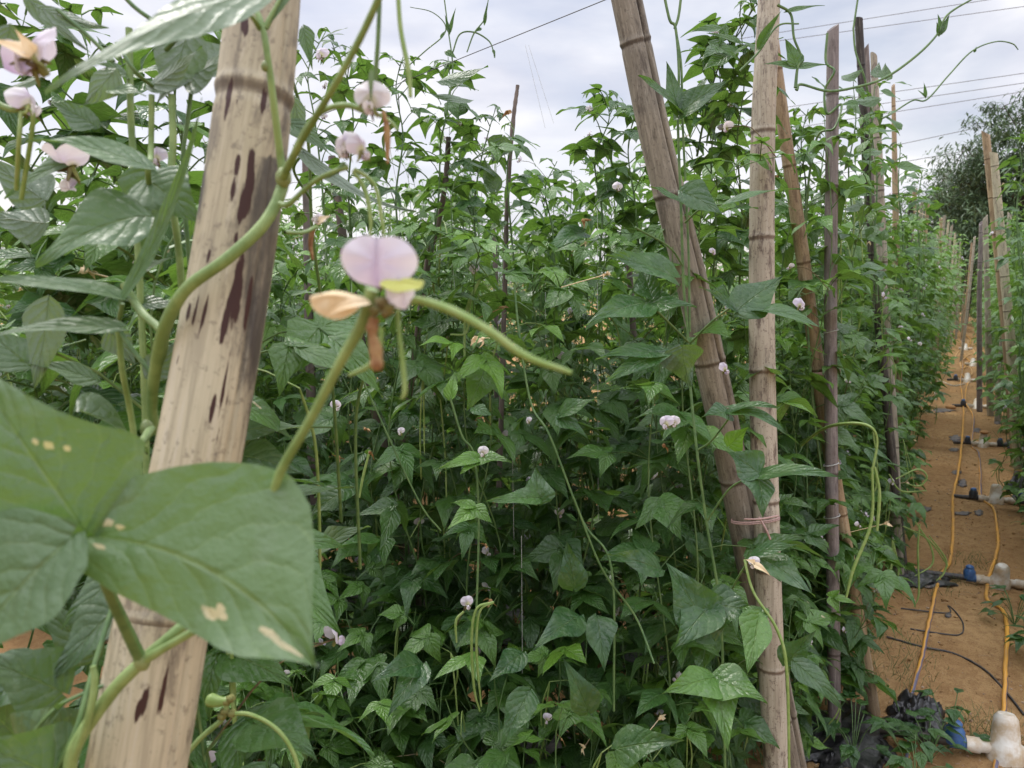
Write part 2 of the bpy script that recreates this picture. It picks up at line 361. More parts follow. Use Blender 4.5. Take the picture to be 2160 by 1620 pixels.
PU = np.array([0,.03,.10,.20,.30,.42,.56,.70,.83,.93,1.0])
PW0 = 0
PW = np.array([.05,.30,.76,1.0,.97,.80,.56,.36,.19,.07,.0])
def leaflet(mb, base, fwd, nrm, L, W, nu=8, nv=6, asym=0., droop=.5, fold=.22, wave=.5, age=.2, bri=.5, rng=random, marks=(), sideamt=0., prof=None, bow=0.):
    fwd = Vector(fwd).normalized(); nrm = Vector(nrm); nrm = (nrm - fwd*nrm.dot(fwd)).normalized(); side = fwd.cross(nrm)
    u = np.linspace(0,1,nu+1)[:,None]**.9; v = np.linspace(-1,1,nv+1)[None,:]
    w = np.interp(u, PU, PW)
    lobe = np.exp(-((u-.17)/.16)**2)
    w = w*(1 + asym*np.sign(v)*lobe*.5)
    u2 = np.broadcast_to(u, w.shape) if w.shape[1] > 1 else np.repeat(u, nv+1, 1)
    w = np.broadcast_to(w, (nu+1, nv+1))
    if prof is not None:
        wu = np.interp(u, prof[0], prof[1]); wl = np.interp(u, prof[0], prof[2]); w = np.where(v<0, wu, wl)
    d = droop if abs(droop) > 1e-3 else 1e-3
    y = np.sin(d*u2)/d; z = -(1-np.cos(d*u2))/d
    # margins swing back a little at the base (rounded lobes), bend sideways
    y = y - .10*np.abs(v)*np.exp(-(u2/.14)**2)
    x = v*w*W*.5
    x = x + sideamt*L*u2**2 - bow*L*4*u2*(1-u2)
    ph = rng.uniform(0,6.28); fr = rng.uniform(5,9)
    zz = z*L + fold*np.abs(v)*w*W*.5 - .5*fold*(v*w)**2*W*.5 + wave*.05*W*np.sin(u2*fr+ph+v*.9)*np.abs(v)
    pts = (np.array(base)[None,None,:] + x[...,None]*np.array(side) + (y*L)[...,None]*np.array(fwd) + zz[...,None]*np.array(nrm))
    uv = np.stack([u2, np.broadcast_to(v*.5+.5, u2.shape)], -1)
    c = np.zeros(u2.shape+(4,)); c[...,0]=age; c[...,1]=bri; c[...,3]=1
    for (mu,mv,rr) in marks:
        vv = np.broadcast_to(v, u2.shape)
        c[...,2] = np.maximum(c[...,2], np.clip(1-np.sqrt(((u2-mu)*1.4)**2+((vv-mv)*.55)**2)/rr, 0, 1))
    mb.grid(pts.reshape(-1,3), nu, nv, uv.reshape(-1,2), c.reshape(-1,4))

def trifoliate(lf, st, node, az, el, plen, L, age, bri, rng, nu, nv, droop=None, face=None, pr=.0016, ps=4):
    """petiole from a node, then one terminal and two lateral leaflets"""
    h = Vector((math.cos(az), math.sin(az), 0))
    d0 = h*math.cos(el) + Vector((0,0,math.sin(el)))
    J = Vector(node) + d0*plen
    midp = Vector(node) + d0*plen*.5 + Vector((0,0,.08*plen))
    st.tube([node, midp, J], [pr*1.2, pr, pr*.85], ps, cap=False)
    tilt = rng.uniform(-.60, .32) if droop is None else droop
    fwd = h*math.cos(tilt) + Vector((0,0,math.sin(tilt)))
    nrm = Vector((0,0,1))*math.cos(tilt) - h*math.sin(tilt)
    roll = rng.uniform(-.55,.55)
    side = fwd.cross(nrm)
    nrm = (nrm*math.cos(roll) + side*math.sin(roll)).normalized(); side = fwd.cross(nrm)
    Wt = L*rng.uniform(.46,.74)
    mk_ = ((rng.uniform(.2,.8),rng.uniform(-.6,.6),rng.uniform(.05,.16)),) if rng.random() < .12 else ()
    rach = J + fwd*L*.16
    st.tube([J, rach], pr*.8, 3, cap=False)
    leaflet(lf, rach, fwd, nrm, L, Wt, nu, nv, 0, rng.uniform(.1,1.0), rng.uniform(.05,.45), rng.uniform(.4,1.6), age, bri+rng.uniform(-.08,.08), rng, mk_)
    for sg in (-1,1):
        a = sg*rng.uniform(1.0,1.45)
        f2 = (fwd*math.cos(a) + side*math.sin(a) - nrm*rng.uniform(-.1,.45)).normalized()
        n2 = (nrm + side*sg*rng.uniform(-.1,.45) + fwd*rng.uniform(-.2,.2)).normalized()
        l2 = L*rng.uniform(.82,.98)
        leaflet(lf, J, f2, n2, l2, l2*rng.uniform(.50,.66), nu, nv, sg*rng.uniform(.2,.6), rng.uniform(.1,1.0), rng.uniform(.05,.45), rng.uniform(.4,1.6), age, bri+rng.uniform(-.08,.08), rng)
    return J

def petal_disc(mb, c, nrm, up, w, h, cup=.25, notch=.12, pinch=0, nu=8, nv=20, centre=.8, green=0, off=0.):
    """round two lobed banner petal"""
    nrm = Vector(nrm).normalized(); up = Vector(up); up=(up-nrm*up.dot(nrm)).normalized(); sd = up.cross(nrm)
    r = np.linspace(0,1,nu+1)[:,None]; th = np.linspace(0,2*math.pi,nv+1)[None,:]
    k = 1 - notch*np.exp(-((np.abs(((th-math.pi/2+math.pi)%(2*math.pi))-math.pi))/.28)**2)
    x = r*np.cos(th)*w*.5*k; y = r*np.sin(th)*h*.5*k
    z = -cup*(r**2)*w*.5*(.5+.8*np.abs(np.cos(th))) + .10*w*np.exp(-(np.cos(th)*r/.12)**2) + .035*w*r*np.sin(th*5+off)
    y = y + h*.35
    p = np.array(c)[None,None,:] + x[...,None]*np.array(sd) + y[...,None]*np.array(up) + z[...,None]*np.array(nrm)
    col = np.zeros(x.shape+(4,)); col[...,3]=1
    dd = np.sqrt(x**2 + (y-h*.05)**2)/(w*.5)
    col[...,0] = np.clip(centre*np.exp(-(dd/.75)**2) + .25*np.exp(-(x/(w*.06))**2), 0, 1)
    col[...,1] = green*np.clip(np.exp(-(dd/.35)**2)*1.5, 0, 1)
    mb.grid(p.reshape(-1,3), nu, nv, np.zeros((x.size,2)), col.reshape(-1,4))
def small_flower(mb, c, nrm, s, rng, detail=1):
    nrm = Vector(nrm).normalized(); up = Vector((0,0,1)) + Vector((rng.uniform(-.3,.3),rng.uniform(-.3,.3),0))
    mb.cur = 0
    petal_disc(mb, c, nrm, up, s, s*.8, rng.uniform(.2,.6), .15, 0, 5*detail, 14*detail, rng.uniform(.4,1.), .6, rng.uniform(0,6))
    sd = Vector(up).cross(nrm).normalized()
    for sg in (-1,1):
        petal_disc(mb, Vector(c)+nrm*s*.12+sd*sg*s*.1-Vector((0,0,s*.30)), (nrm+sd*sg*1.3).normalized(), up*.6+nrm, s*.34, s*.42, .4, 0, 0, 3*detail, 8*detail, .8)
    mb.cur = 1
    mb.tube([Vector(c)-nrm*s*.25-Vector((0,0,s*.2)), Vector(c)-nrm*s*.05, Vector(c)+nrm*s*.04], [s*.07, s*.11, s*.04], 6, col=(.6,0,0))
def dried_cluster(mb, c, s, rng):
    for k in range(rng.randint(2,4)):
        d = Vector((rng.uniform(-1,1),rng.uniform(-1,1),rng.uniform(-1,.4))).normalized()
        q = Vector(c)+d*s*rng.uniform(.5,1.)
        leaflet(mb, c, q-Vector(c), Vector((rng.random(),rng.random(),1)), s*rng.uniform(.7,1.2), s*.5, 4, 4, 0, rng.uniform(-1,1.6), .8, 2, 0, .5, rng)
    mb.ball(c, s*.2, 4, 6, jitter=.2)

# ------------------------------------------------------------------ ground
TEE_Y = [-6, -4.2, -2.6, -.9, .9, 2.85, 4.35, 6.0, 7.9, 10.2, 13.0, 16, 19, 22, 25.5, 29, 33]
def gh(x, y):
    if y < -5.9 or y > 32: return 0.
    for a, b in zip(TEE_Y[:-1], TEE_Y[1:]):
        if a <= y < b:
            ph = (y-a)/(b-a)
            return   .07*(.5-.5*math.cos(2*math.pi*ph**.75)) * 1.0 + .012*math.sin(x*3.1+y*2.3) + .006*math.sin(x*9+y*7)
    return 0.
def G(px, py, lift=0.):
    d = (CR @ Vector(((px-1080)/F, -(py-810)/F, -1)))
    z = 0.
    for _ in range(8):
        k = (z-CAM.z)/d.z; q = CAM + d*k; z = z*.5 + gh(q.x, q.y)*.5
    q.z = gh(q.x,q.y)+lift
    return q
def make_ground():
    rs = np.random.RandomState(3)
    xs = np.unique(np.concatenate([np.linspace(-400,-14,12), np.linspace(-14,-2,40), np.linspace(-2,2.2,150), np.linspace(2.2,12,30), np.linspace(12,400,12)]))
    ys = np.unique(np.concatenate([np.linspace(-400,-6,8), np.linspace(-6,1.5,30), np.linspace(1.5,8,260), np.linspace(8,34,300), np.linspace(34,600,14)]))
    X, Y = np.meshgrid(xs, ys, indexing='ij')
    Z = np.array([[gh(x,y) for y in ys] for x in xs])
    near = (np.abs(X)<3)&(Y>1)&(Y<14)
    Z = Z + near*(rs.rand(*Z.shape)-.5)*.009
    pts = np.stack([X,Y,Z],-1).reshape(-1,3); mb = MB()
    c = np.zeros((len(pts),4)); c[:,3]=1
    mb.grid(pts[:, :], len(xs)-1, len(ys)-1, pts[:,:2]*0, c)
    mb.f = [f[:, ::-1].copy() for f in mb.f]
    o = mb.build('ground', M['soil']); tag(o, 'orange brown sandy soil of the field and footpath', None, kind='structure')
make_ground()

# ------------------------------------------------------------------ bamboo poles
def pole(pts3, radii, mat, label, nodes=None, groove=None, blots=(), soot=None, seg=None, hid=28, name='bamboo_pole', group='bamboo poles', slant_top=True, cat='pole', hol=True):
    """pts3: world points from top to bottom; radii at those points"""
    pts = spline(pts3, 10); n = len(pts)
    cum=[0.]
    for a,b in zip(pts[:-1],pts[1:]): cum.append(cum[-1]+(b-a).length)
    Ltot = cum[-1]
    kc=[0.]
    for a,b in zip(pts3[:-1],pts3[1:]): kc.append(kc[-1]+(Vector(b)-Vector(a)).length)
    nseg = seg or max(30, int(Ltot/.02))
    S = np.linspace(0, Ltot, nseg+1)
    rng = random.Random(hash(label) % 1000 if False else len(label)*7+int(abs(pts[0].x)*1000))
    if nodes is None:
        nodes=[]; q=rng.uniform(.08,.22)
        while q < Ltot: nodes.append(q); q += rng.uniform(.22,.34)
    extra = []
    for q in nodes: extra += [q-.010,q-.006,q-.003,q,q+.003,q+.006,q+.010]
    S = np.unique(np.clip(np.concatenate([S, extra]),0,Ltot))
    P3 = np.stack([np.interp(S, cum, [p[i] for p in pts]) for i in range(3)],1)
    rr = np.interp(S, np.array(kc)*Ltot/kc[-1], radii)
    ringc = np.zeros_like(S)
    for q in nodes:
        rr = rr*(1 + .045*np.exp(-((S-q)/.004)**2) - .035*np.exp(-((S-q-.009)/.004)**2))
        ringc = np.maximum(ringc, np.exp(-((S-q-.005)/.007)**2)) 
    axis = (Vector(pts[0])-Vector(pts[-1])).normalized()
    base = Vector(pts[-1]); base = Vector((base.x, base.y, base.z))
    zx = axis; xx = (RIGHT - zx*RIGHT.dot(zx)).normalized(); yy = zx.cross(xx)   # local frame: x = to the right, -y toward the viewer side
    rot = Matrix((xx,yy,zx)).transposed()
    ang = np.linspace(0, 2*math.pi, hid+1)
    A = np.stack([np.cos(ang), np.sin(ang)],1)
    arr = np.zeros((len(S), hid+1, 3)); col = np.zeros((len(S),hid+1,4)); col[...,3]=1
    Rm = np.array(rot)
    gro = np.zeros_like(ang)
    if groove is not None:
        for (g, dep, wd) in (groove if isinstance(groove, list) else [groove]):
            gro = np.maximum(gro, dep*np.exp(-((np.angle(np.exp(1j*(ang-g))))/wd)**2))
    oval = 1 + .03*np.cos(2*ang+rng.uniform(0,3))
    for k in range(len(S)):
        radial = (1-gro)*oval
        loc = np.stack([A[:,0]*rr[k]*radial, A[:,1]*rr[k]*radial, np.zeros(hid+1)],1)
        arr[k] = P3[k][None,:] + loc@Rm.T
        col[k,:,0] = ringc[k]*.8
        col[k,:,2] = np.clip(gro*2.2,0,1)
    if slant_top:
        dz = A[:,0]*radii[0]*rng.uniform(-1.0,1.0) + A[:,1]*radii[0]*rng.uniform(-.6,.6)
        arr[0] += dz[:,None]*np.array(axis)[None,:]
    if blots or soot:
        for k in range(len(S)):
            for j in range(hid+1):
                if A[j,1] > .15: continue
                px,py,_ = proj(arr[k,j])
                for (bx,by,bw,bh,sl) in blots:
                    bw = bw*.85
                    ddx = (px-bx-(by-py)*sl)/bw; ddy=(py-by)/bh
                    e = 1-math.sqrt(ddx*ddx+ddy*ddy)
                    if e > -.6: col[k,j,1] = max(col[k,j,1], .5+e*.5)
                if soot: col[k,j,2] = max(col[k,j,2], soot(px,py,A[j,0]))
    w = arr.reshape(-1,3) - np.array(base)
    loc = w@Rm
    mb = MB(); mb.local=True
    mb.grid(loc, len(S)-1, hid, np.zeros((len(loc),2)), col.reshape(-1,4))
    mb.f = [f[:, ::-1].copy() for f in mb.f]
    # hollow cut top: wall lip and inner bore
    top = loc[:hid+1]; ctr = top[:-1].mean(0)
    lip = ctr + (top-ctr)*.72; deep = lip - np.array((0,0,.02 if hol else .0))
    g3 = np.stack([top,lip,deep, ctr[None,:]-np.array((0,0,.022 if hol else .0))+lip*0],0).reshape(-1,3)
    cc = np.zeros((len(g3),4)); cc[:,3]=1; cc[2*(hid+1):,2]=1
    mb.grid(g3, 3, hid, np.zeros((len(g3),2)), cc)
    o = mb.build(name, mat)
    o.matrix_world = Matrix.Translation(base) @ rot.to_4x4()
    tag(o, label, cat, group)
    return o
def down_to_ground(a, b, depth_in=.03):
    """extend the line a->b until it reaches the soil"""
    d = (b-a); k = (b.z + depth_in)/(-d.z); q = b + d*k
    return q

# P1 near thick pole
p1 = [P(566,-260,.535), P(556,0,.53), P(510,420,.515), P(430,900,.50), P(345,1300,.49), P(285,1640,.48)]
p1.append(down_to_ground(p1[-2], p1[-1]))
sp1 = [(516,52,9,26,.0),(483,205,7,34,.12),(476,235,4,22,.1),(556,215,8,36,.1),(500,352,7,26,.1),(492,398,8,28,.12),(527,380,11,72,.1),(515,430,11,36,.1),
       (500,610,12,84,.12),(478,670,8,60,.2),(524,640,5,60,.15),(434,650,4,34,.2),(425,680,4,36,.2),(410,665,3,36,.2),(398,655,4,20,.2),(448,862,5,30,.2),(470,880,5,60,.2),(478,790,4,90,.2),
       (303,1485,9,40,.2),(343,1462,6,60,.2),(290,1500,5,25,.2),(440,540,4,20,.2),(505,455,6,24,.1),(498,500,5,26,.1),(375,760,2,12,.2),(500,215,3,6,0)]
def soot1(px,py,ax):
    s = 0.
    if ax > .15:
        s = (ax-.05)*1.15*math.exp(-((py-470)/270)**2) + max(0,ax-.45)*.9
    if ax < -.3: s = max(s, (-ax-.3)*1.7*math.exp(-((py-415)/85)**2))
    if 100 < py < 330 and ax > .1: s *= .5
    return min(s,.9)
pole(p1, [.0235,.0240,.0255,.0265,.028,.029,.031], M['bam_pale'], 'thick pale bamboo pole with dark brown streaks, nearest the camera', seg=700, hid=96,
     nodes=[.155, .50, .86, 1.2, 1.5], groove=[(-.55, .20, .028)], blots=sp1, soot=soot1)
# P2 leaning split pole
p2 = [P(1270,-230,1.47), P(1322,0,1.50), P(1385,300,1.53), P(1460,600,1.57), P(1540,960,1.66), P(1605,1290,1.745)]
p2.append(down_to_ground(p2[-2], p2[-1]))
pole(p2, [.0275,.0285,.030,.031,.032,.033,.034], M['bam_dim'], 'thick grey bamboo pole split lengthwise, leaning left of the upright pole', seg=260, hid=120,
     groove=[(-.9,.5,.12)], nodes=[.28,.58,.93,1.2,1.5,1.8])
# P3 upright
p3 = [P(1628,-210,1.60), P(1622,0,1.61), P(1609,300,1.62), P(1607,700,1.64), P(1613,1000,1.66), P(1627,1400,1.69), P(1640,1640,1.71)]
p3.append(down_to_ground(p3[-2], p3[-1]))
pole(p3, [.022,.0225,.0250,.0268,.0280,.0275,.028,.029], M['bam_spot'], 'upright weathered bamboo pole with spotted grey skin beside the leaning split pole', seg=260, hid=48,
     nodes=[.47,.69,.97,1.25,1.40,1.62,1.85], groove=[(-1.9,.10,.05)])
p4 = [P(1622,30,2.28), P(1655,280,2.33), P(1690,520,2.38), P(1725,780,2.43), P(1755,980,2.47), P(1800,1250,2.53)]
p4.append(down_to_ground(p4[-2], p4[-1]))
pole(p4, [.018,.019,.0205,.0215,.022,.022,.022], M['bam_tan'], 'slim orange tan bamboo pole leaning against the slate grey pole')
p5 = [P(1757,58,2.36), P(1755,300,2.36), P(1752,620,2.37), P(1753,900,2.38), P(1757,1250,2.40), P(1757,1600,2.42)]
p5[-1] = down_to_ground(p5[-3], p5[-2])
pole(p5, [.0165,.0185,.0185,.0185,.019,.019], M['bam_slate'], 'slim slate grey upright pole tied to the orange tan leaning pole')
p6 = [P(1811,38,3.35), P(1825,300,3.4), P(1838,520,3.45), P(1855,700,3.5), P(1875,900,3.55)]
p6.append(down_to_ground(p6[-2], p6[-1]))
pole(p6, [.0165,.018,.0165,.019,.020,.021], M['bam_dark'], 'charred black bamboo pole with a ragged top')
p7 = [P(1843,116,3.52), P(1853,350,3.53), P(1866,650,3.55), P(1882,900,3.57), P(1896,1220,3.62)]
p7.append(down_to_ground(p7[-2], p7[-1]))
pole(p7, [.0135,.0195,.022,.023,.0235,.024], M['bam_grey'], 'pale bamboo pole standing just right of the charred black one')
p8 = [P(1884,180,4.75), P(1888,380,4.8), P(1892,640,4.85)]; p8.append(down_to_ground(p8[-2], p8[-1]))
pole(p8, [.010,.017,.022,.024], M['bam_tan'], 'thin tapering pole left of the path behind the pale one')
p8b = [P(1826,100,3.8), P(1850,500,3.9), P(1862,700,3.95)]; p8b.append(down_to_ground(p8b[-2], p8b[-1]))
pole(p8b, [.014,.016,.018,.02], M['bam_slate'], 'brownish bamboo pole half hidden behind the charred black one')
# right of the path
pr1 = [P(2079,280,5.6), P(2100,480,5.65), P(2122,700,5.7), P(2136,880,5.75)]; pr1.append(down_to_ground(pr1[-2], pr1[-1]))
pole(pr1, [.026,.029,.031,.032,.033], M['bam_tan'], 'taller of the two tan poles leaning together right of the path')
pr2 = [P(2096,322,5.5), P(2113,520,5.55), P(2130,700,5.6), P(2142,900,5.65)]; pr2.append(down_to_ground(pr2[-2], pr2[-1]))
pole(pr2, [.024,.029,.031,.032,.033], M['bam_pale'], 'shorter of the two tan poles leaning together right of the path')
pr3 = [P(2078,458,7.6), P(2082,600,7.7), P(2086,760,7.8)]; pr3.append(down_to_ground(pr3[-2], pr3[-1]))
pole(pr3, [.022,.026,.028,.03], M['bam_grey'], 'grey pole right of the path with a pointed top, nearer of its pair')
pr4 = [P(2070,470,8.1), P(2066,620,8.2), P(2066,760,8.3)]; pr4.append(down_to_ground(pr4[-2], pr4[-1]))
pole(pr4, [.020,.024,.026,.028], M['bam_slate'], 'dark grey pole right of the path, farther of its pair')
# far poles along both sides of the path: one of each look, then copies
rng = random.Random(11)
fars = []
farspec = [(1922,425,6.2,'dark'),(1930,400,6.5,'tan'),(1957,430,7.6,'tan'),(1993,455,10.6,'grey'),(1985,460,9.8,'tan'),(2001,465,12,'pale'),(2008,475,13,'grey'),(2033,515,22,'grey'),(1945,425,7.2,'grey'),(1978,490,9.4,'pale'),
           (2015,492,14,'pale'),(2018,505,15.5,'grey'),(2026,510,18,'grey'),(2028,520,20,'pale'),
           (2056,500,13,'grey'),(2050,512,17,'tan'),(2045,520,21,'pale'),(2130,450,7.2,'grey'),(2053,530,24,'tan')]
for i,(px,py,d,k) in enumerate(farspec):
    top = P(px,py,d); bot = Vector((top.x+rng.uniform(-.07,.07), top.y+rng.uniform(-.05,.05), -.03))
    midp = top.lerp(bot,.5)+Vector((rng.uniform(-.02,.02),0,0))
    r = rng.uniform(.020,.028)
    side = 'left' if px < 2038 else 'right'
    pole([top,midp,bot],[r*.75,r,r*1.05], M['bam_'+k], 'far bamboo pole standing in the '+side+' hand foliage where the path narrows', seg=36, hid=10, group='far poles on the '+side+' of the path')
# weathered sticks inside the bean rows
def stick(pts, rad, label, mat='stick'):
    base = Vector(pts[-1]); mb = MB(); pp = spline(pts, 8); n=len(pp)
    rg = random.Random(len(label))
    rr = [rad*(.75+.4*i/n)*(1+rg.uniform(-.12,.18)) for i in range(n)]
    mb.v=[]; mb.tube(pp, rr, 9); mb.v=[a-np.array(base) for a in mb.v]; mb.local=True
    o = mb.build('trellis_stick', M[mat]); o.location = base; tag(o, label, 'stick', 'sticks in the bean rows'); return o
def to0(pts): 
    pts = list(pts); pts.append(down_to_ground(pts[-2], pts[-1])); return pts
stick(to0([P(946,290,2.25),P(940,380,2.25),P(925,470,2.27),P(905,540,2.28),P(888,650,2.3),P(876,740,2.32)]), .0095, 'crooked grey stick rising behind the big near flower')
stick(to0([P(700,330,2.3),P(712,420,2.3),P(732,560,2.32),P(765,740,2.35),P(790,860,2.37)]), .016, 'dark slanting stick between the thick pale pole and the near flower')
stick(to0([P(1092,180,2.5),P(1082,260,2.5),P(1070,420,2.52),P(1065,600,2.55)]), .008, 'thin stick with its cut tip bare against the sky')
stick(to0([P(645,330,3.2),P(650,600,3.2),P(655,800,3.2)]), .02, 'brown post seen low through the leaves right of the pale pole')
stick(to0([P(1322,470,2.9),P(1327,560,2.9),P(1340,760,2.9)]), .012, 'grey stick behind the leaves left of the leaning split pole')
stick(to0([P(1040,470,3.4),P(1045,560,3.4),P(1047,760,3.4)]), .012, 'short stick deep in the row at the centre')

# ------------------------------------------------------------------ bean plants for the rows
def build_plant(seed, H, nv_, spread, leaf, nu, nv, step, tips=True, nfl=3, npod=4, sides=5, wide=1.0, mat='leaf', agebase=.15, nlow=0):
    rng = random.Random(seed)
    st, lf = MB(), MB(); flowers=[]; pods=[]; drys=[]
    for k in range(nv_+nlow):
        a0 = rng.uniform(0,6.28); h = H*(rng.uniform(.72,1.05) if k < nv_ else rng.uniform(.25,.6))
        spread_ = spread if k < nv_ else spread*1.25
        p = Vector((math.cos(a0)*.04*wide, math.sin(a0)*.04, 0)); tgt = Vector((math.cos(a0)*spread_*wide*rng.uniform(.3,1), math.sin(a0)*spread_*rng.uniform(.3,1), h))
        pts=[p.copy()]; n = int(h/.06); w1,w2 = rng.uniform(0,6),rng.uniform(0,6)
        for i in range(1,n+1):
            t=i/n
            pts.append(Vector((p.x+(tgt.x-p.x)*t**.7+.035*math.sin(t*9+w1), p.y+(tgt.y-p.y)*t**.7+.035*math.cos(t*8+w2), h*t)))
        # free tip arching over
        if tips and k < nv_ and rng.random() < .8:
            d = Vector((math.cos(a0+1),math.sin(a0+1),0)); q=pts[-1].copy(); m_=rng.randint(4,9); up=1.
            for i in range(m_):
                q = q + (Vector((0,0,1))*up + d*(1-up)*1.1).normalized()*.035; up -= rng.uniform(.05,.2); pts.append(q.copy())
        N_ = len(pts)
        st.tube(pts, [.0034*(1-.75*i/N_) for i in range(N_)], sides, cap=False)
        z = rng.uniform(.06,.2); az = rng.uniform(0,6.28)
        total = pts[-1].z
        i = z/.06
        while i < N_-1:
            node = pts[int(i)].lerp(pts[min(int(i)+1,N_-1)], i-int(i)); f = i/N_
            if k >= nv_: sz_low = 1.05
            az += 2.4+rng.uniform(-.7,.7)
            sz = leaf*rng.uniform(.75,1.15)*(1-.62*max(0,(f-.72)/.28))
            if f < .15: sz *= .8
            age = agebase+rng.uniform(0,.15)+.50*max(0,(f-.5)/.5)+ (.55 if rng.random()<.07 else 0)
            trifoliate(lf, st, node, az, rng.uniform(.1,1.0), sz*rng.uniform(.6,1.2), sz, min(age,1), rng.uniform(.28,.78), rng, nu, nv, ps=max(3,sides-2), pr=.0014)
            if rng.random() < .16 and f > .25: flowers.append((node, az+1.3))
            if rng.random() < .20 and f > .2: pods.append((node, az-1.3))
            if rng.random() < .10: drys.append((node, az+2))
            i += step*rng.uniform(.7,1.3)/.06
    rng.shuffle(flowers); rng.shuffle(pods); rng.shuffle(drys)
    parts=[('stem', st, 'stem_dark'), ('foliage', lf, mat)]
    for (node,az_) in flowers[:nfl]:
        fm = MB(); h = Vector((math.cos(az_),math.sin(az_),0)); c = node+h*rng.uniform(.10,.2)+Vector((0,0,rng.uniform(0,.12)))
        fm.cur=1; fm.tube(spline([node,(node+c)/2+Vector((0,0,.03)),c-h*.004],3), .0013, 4, cap=False)
        small_flower(fm, c, h+Vector((rng.uniform(-.6,.6),rng.uniform(-.6,.6),.3)), rng.uniform(.022,.030), rng)
        parts.append(('flower', fm, ['petal' if rng.random()<.6 else 'petal_pale','calyx']))
    for (node,az_) in pods[:npod]:
        pm = MB(); h = Vector((math.cos(az_),math.sin(az_),0)); c = node+h*rng.uniform(.08,.16)+Vector((0,0,rng.uniform(-.02,.06)))
        pm.tube(spline([node,(node+c)/2+Vector((0,0,.02)),c],3), .0013, 4, cap=False)
        for q in range(rng.choice([1,2,2])):
            l = rng.uniform(.08,.30); cv = rng.uniform(-.06,.06); s_ = Vector((rng.uniform(-.01,.01),rng.uniform(-.01,.01),0))
            pm.tube(spline([c, c+h*.015+s_-Vector((0,0,l*.25)), c+h*(.015+cv*.4)+s_*2-Vector((0,0,l*.6)), c+h*(.01+cv)+s_*2-Vector((0,0,l))],4),
                    [.0012]+[.0022]*11+[.0010], 5)
        parts.append(('pod', pm, 'pod'))
    for (node,az_) in drys[:max(1,nfl-2)]:
        dm = MB(); h = Vector((math.cos(az_),math.sin(az_),0)); c = node+h*.1+Vector((0,0,.03))
        dm.tube([node,c], .0012, 4, cap=False); dried_cluster(dm, c, .022, rng)
        parts.append(('dried_flower', dm, 'dry' if rng.random()<.5 else 'cream'))
    root = bpy.data.objects.new('bean_plant', None); root.empty_display_size=.05
    for nm,mb_,mt in parts:
        mb_.local=True
        if isinstance(mt, list): mm=[M[q] for q in mt]
        else: mm=M[mt]
        o = mb_.build(nm, mm, link_=False); o.parent = root
    return root
PROT = {}
def protos(kind, seeds, **kw):
    PROT[kind] = [build_plant(s, **kw) for s in seeds]
protos('near', [101,102,103,104,105,106], H=1.50, nv_=6, spread=.20, leaf=.100, nu=10, nv=6, step=.064, nlow=4, nfl=4, npod=5, wide=1.2)
protos('mid', [201,202,203,204,205,206], H=1.78, nv_=6, spread=.22, leaf=.092, nu=7, nv=4, step=.066, nlow=3, nfl=4, npod=4, wide=1.2, agebase=.32)
protos('far', [301,302,303,304], H=1.85, nv_=6, spread=.26, leaf=.10, nu=4, nv=2, step=.09, nlow=3, nfl=1, npod=2, sides=3, wide=1.3, mat='leaf_far', agebase=.38)
protos('low', [501,502,503], H=.72, nv_=6, spread=.20, leaf=.105, nu=10, nv=6, step=.07, nfl=2, npod=4, wide=1.1, nlow=3, tips=False)
def place(kind, i, loc, rz, s, label, group, sz=1.0, parts=True):
    src = PROT[kind][i % len(PROT[kind])]
    r = src.copy(); SC.collection.objects.link(r); r.location = loc; r.rotation_euler = (0,0,rz); r.scale = (s,s,s*sz)
    for ch in src.children:
        if not parts and ch.name.split('.')[0] not in ('stem','foliage'): continue
        c = ch.copy(); SC.collection.objects.link(c); c.parent = r
    tag(r, label, 'bean plant', group); return r
rng = random.Random(5)
cnt = 0
# (row y, x from, x to, spacing, kind, height factor)
ROWS = [(0.42,-.80,-1.9,.26,'near',1.0), (1.72,-.52,-3.9,.25,'near',.98), (2.50,-.52,-5.4,.27,'near',1.10), (3.30,-.56,-6.6,.34,'mid',1.07),
        (4.10,-.58,-8.0,.46,'mid',1.0), (5.0,-.6,-9.0,.6,'mid',1.02), (5.9,-.6,-9.5,.8,'far',1.0), (7.0,-.6,-10.,1.0,'far',1.0), (8.4,-.6,-11.,1.3,'far',1.0)]
RNAME = ['row beside the nearest pole','row starting at the leaning split pole','row starting at the slate grey pole','row behind the slate grey pole','row starting at the charred pole','row starting behind the charred pole','distant row left of the path, sixth back','distant row left of the path, seventh back','farthest full row left of the path']
for (y,x0,x1,sp_,kind,hf), rn in zip(ROWS, RNAME):
    x = x0; i = 0
    while x > x1:
        s = rng.uniform(.90,1.08)
        place(kind, cnt, (x, y+rng.uniform(-.10,.10), gh(x,y)-.01), rng.choice([0,math.pi])+rng.uniform(-.5,.5), s,
              'leafy climbing bean plant in the '+rn, 'bean plants in the '+rn, hf*rng.uniform(.9,1.08))
        cnt += 1; i += 1; x -= sp_*rng.uniform(.8,1.2)
for i,(x,y_,s_) in enumerate([(-.60,.80,.9),(-.62,1.36,.9),(-.92,1.32,.95),(-1.14,1.38,1.0),(-1.35,1.30,.95),(-1.58,1.36,1.0),(-1.80,1.28,1.0),(-2.05,1.35,1.0),(-1.05,1.1,.8),(-1.3,1.02,.85),(-.55,1.5,.8)]):
    place('low', i, (x,y_,0), rng.uniform(0,6), s_, 'low dark bean plant at the bottom edge in front of the centre row', 'low bean plants in front of the centre row')
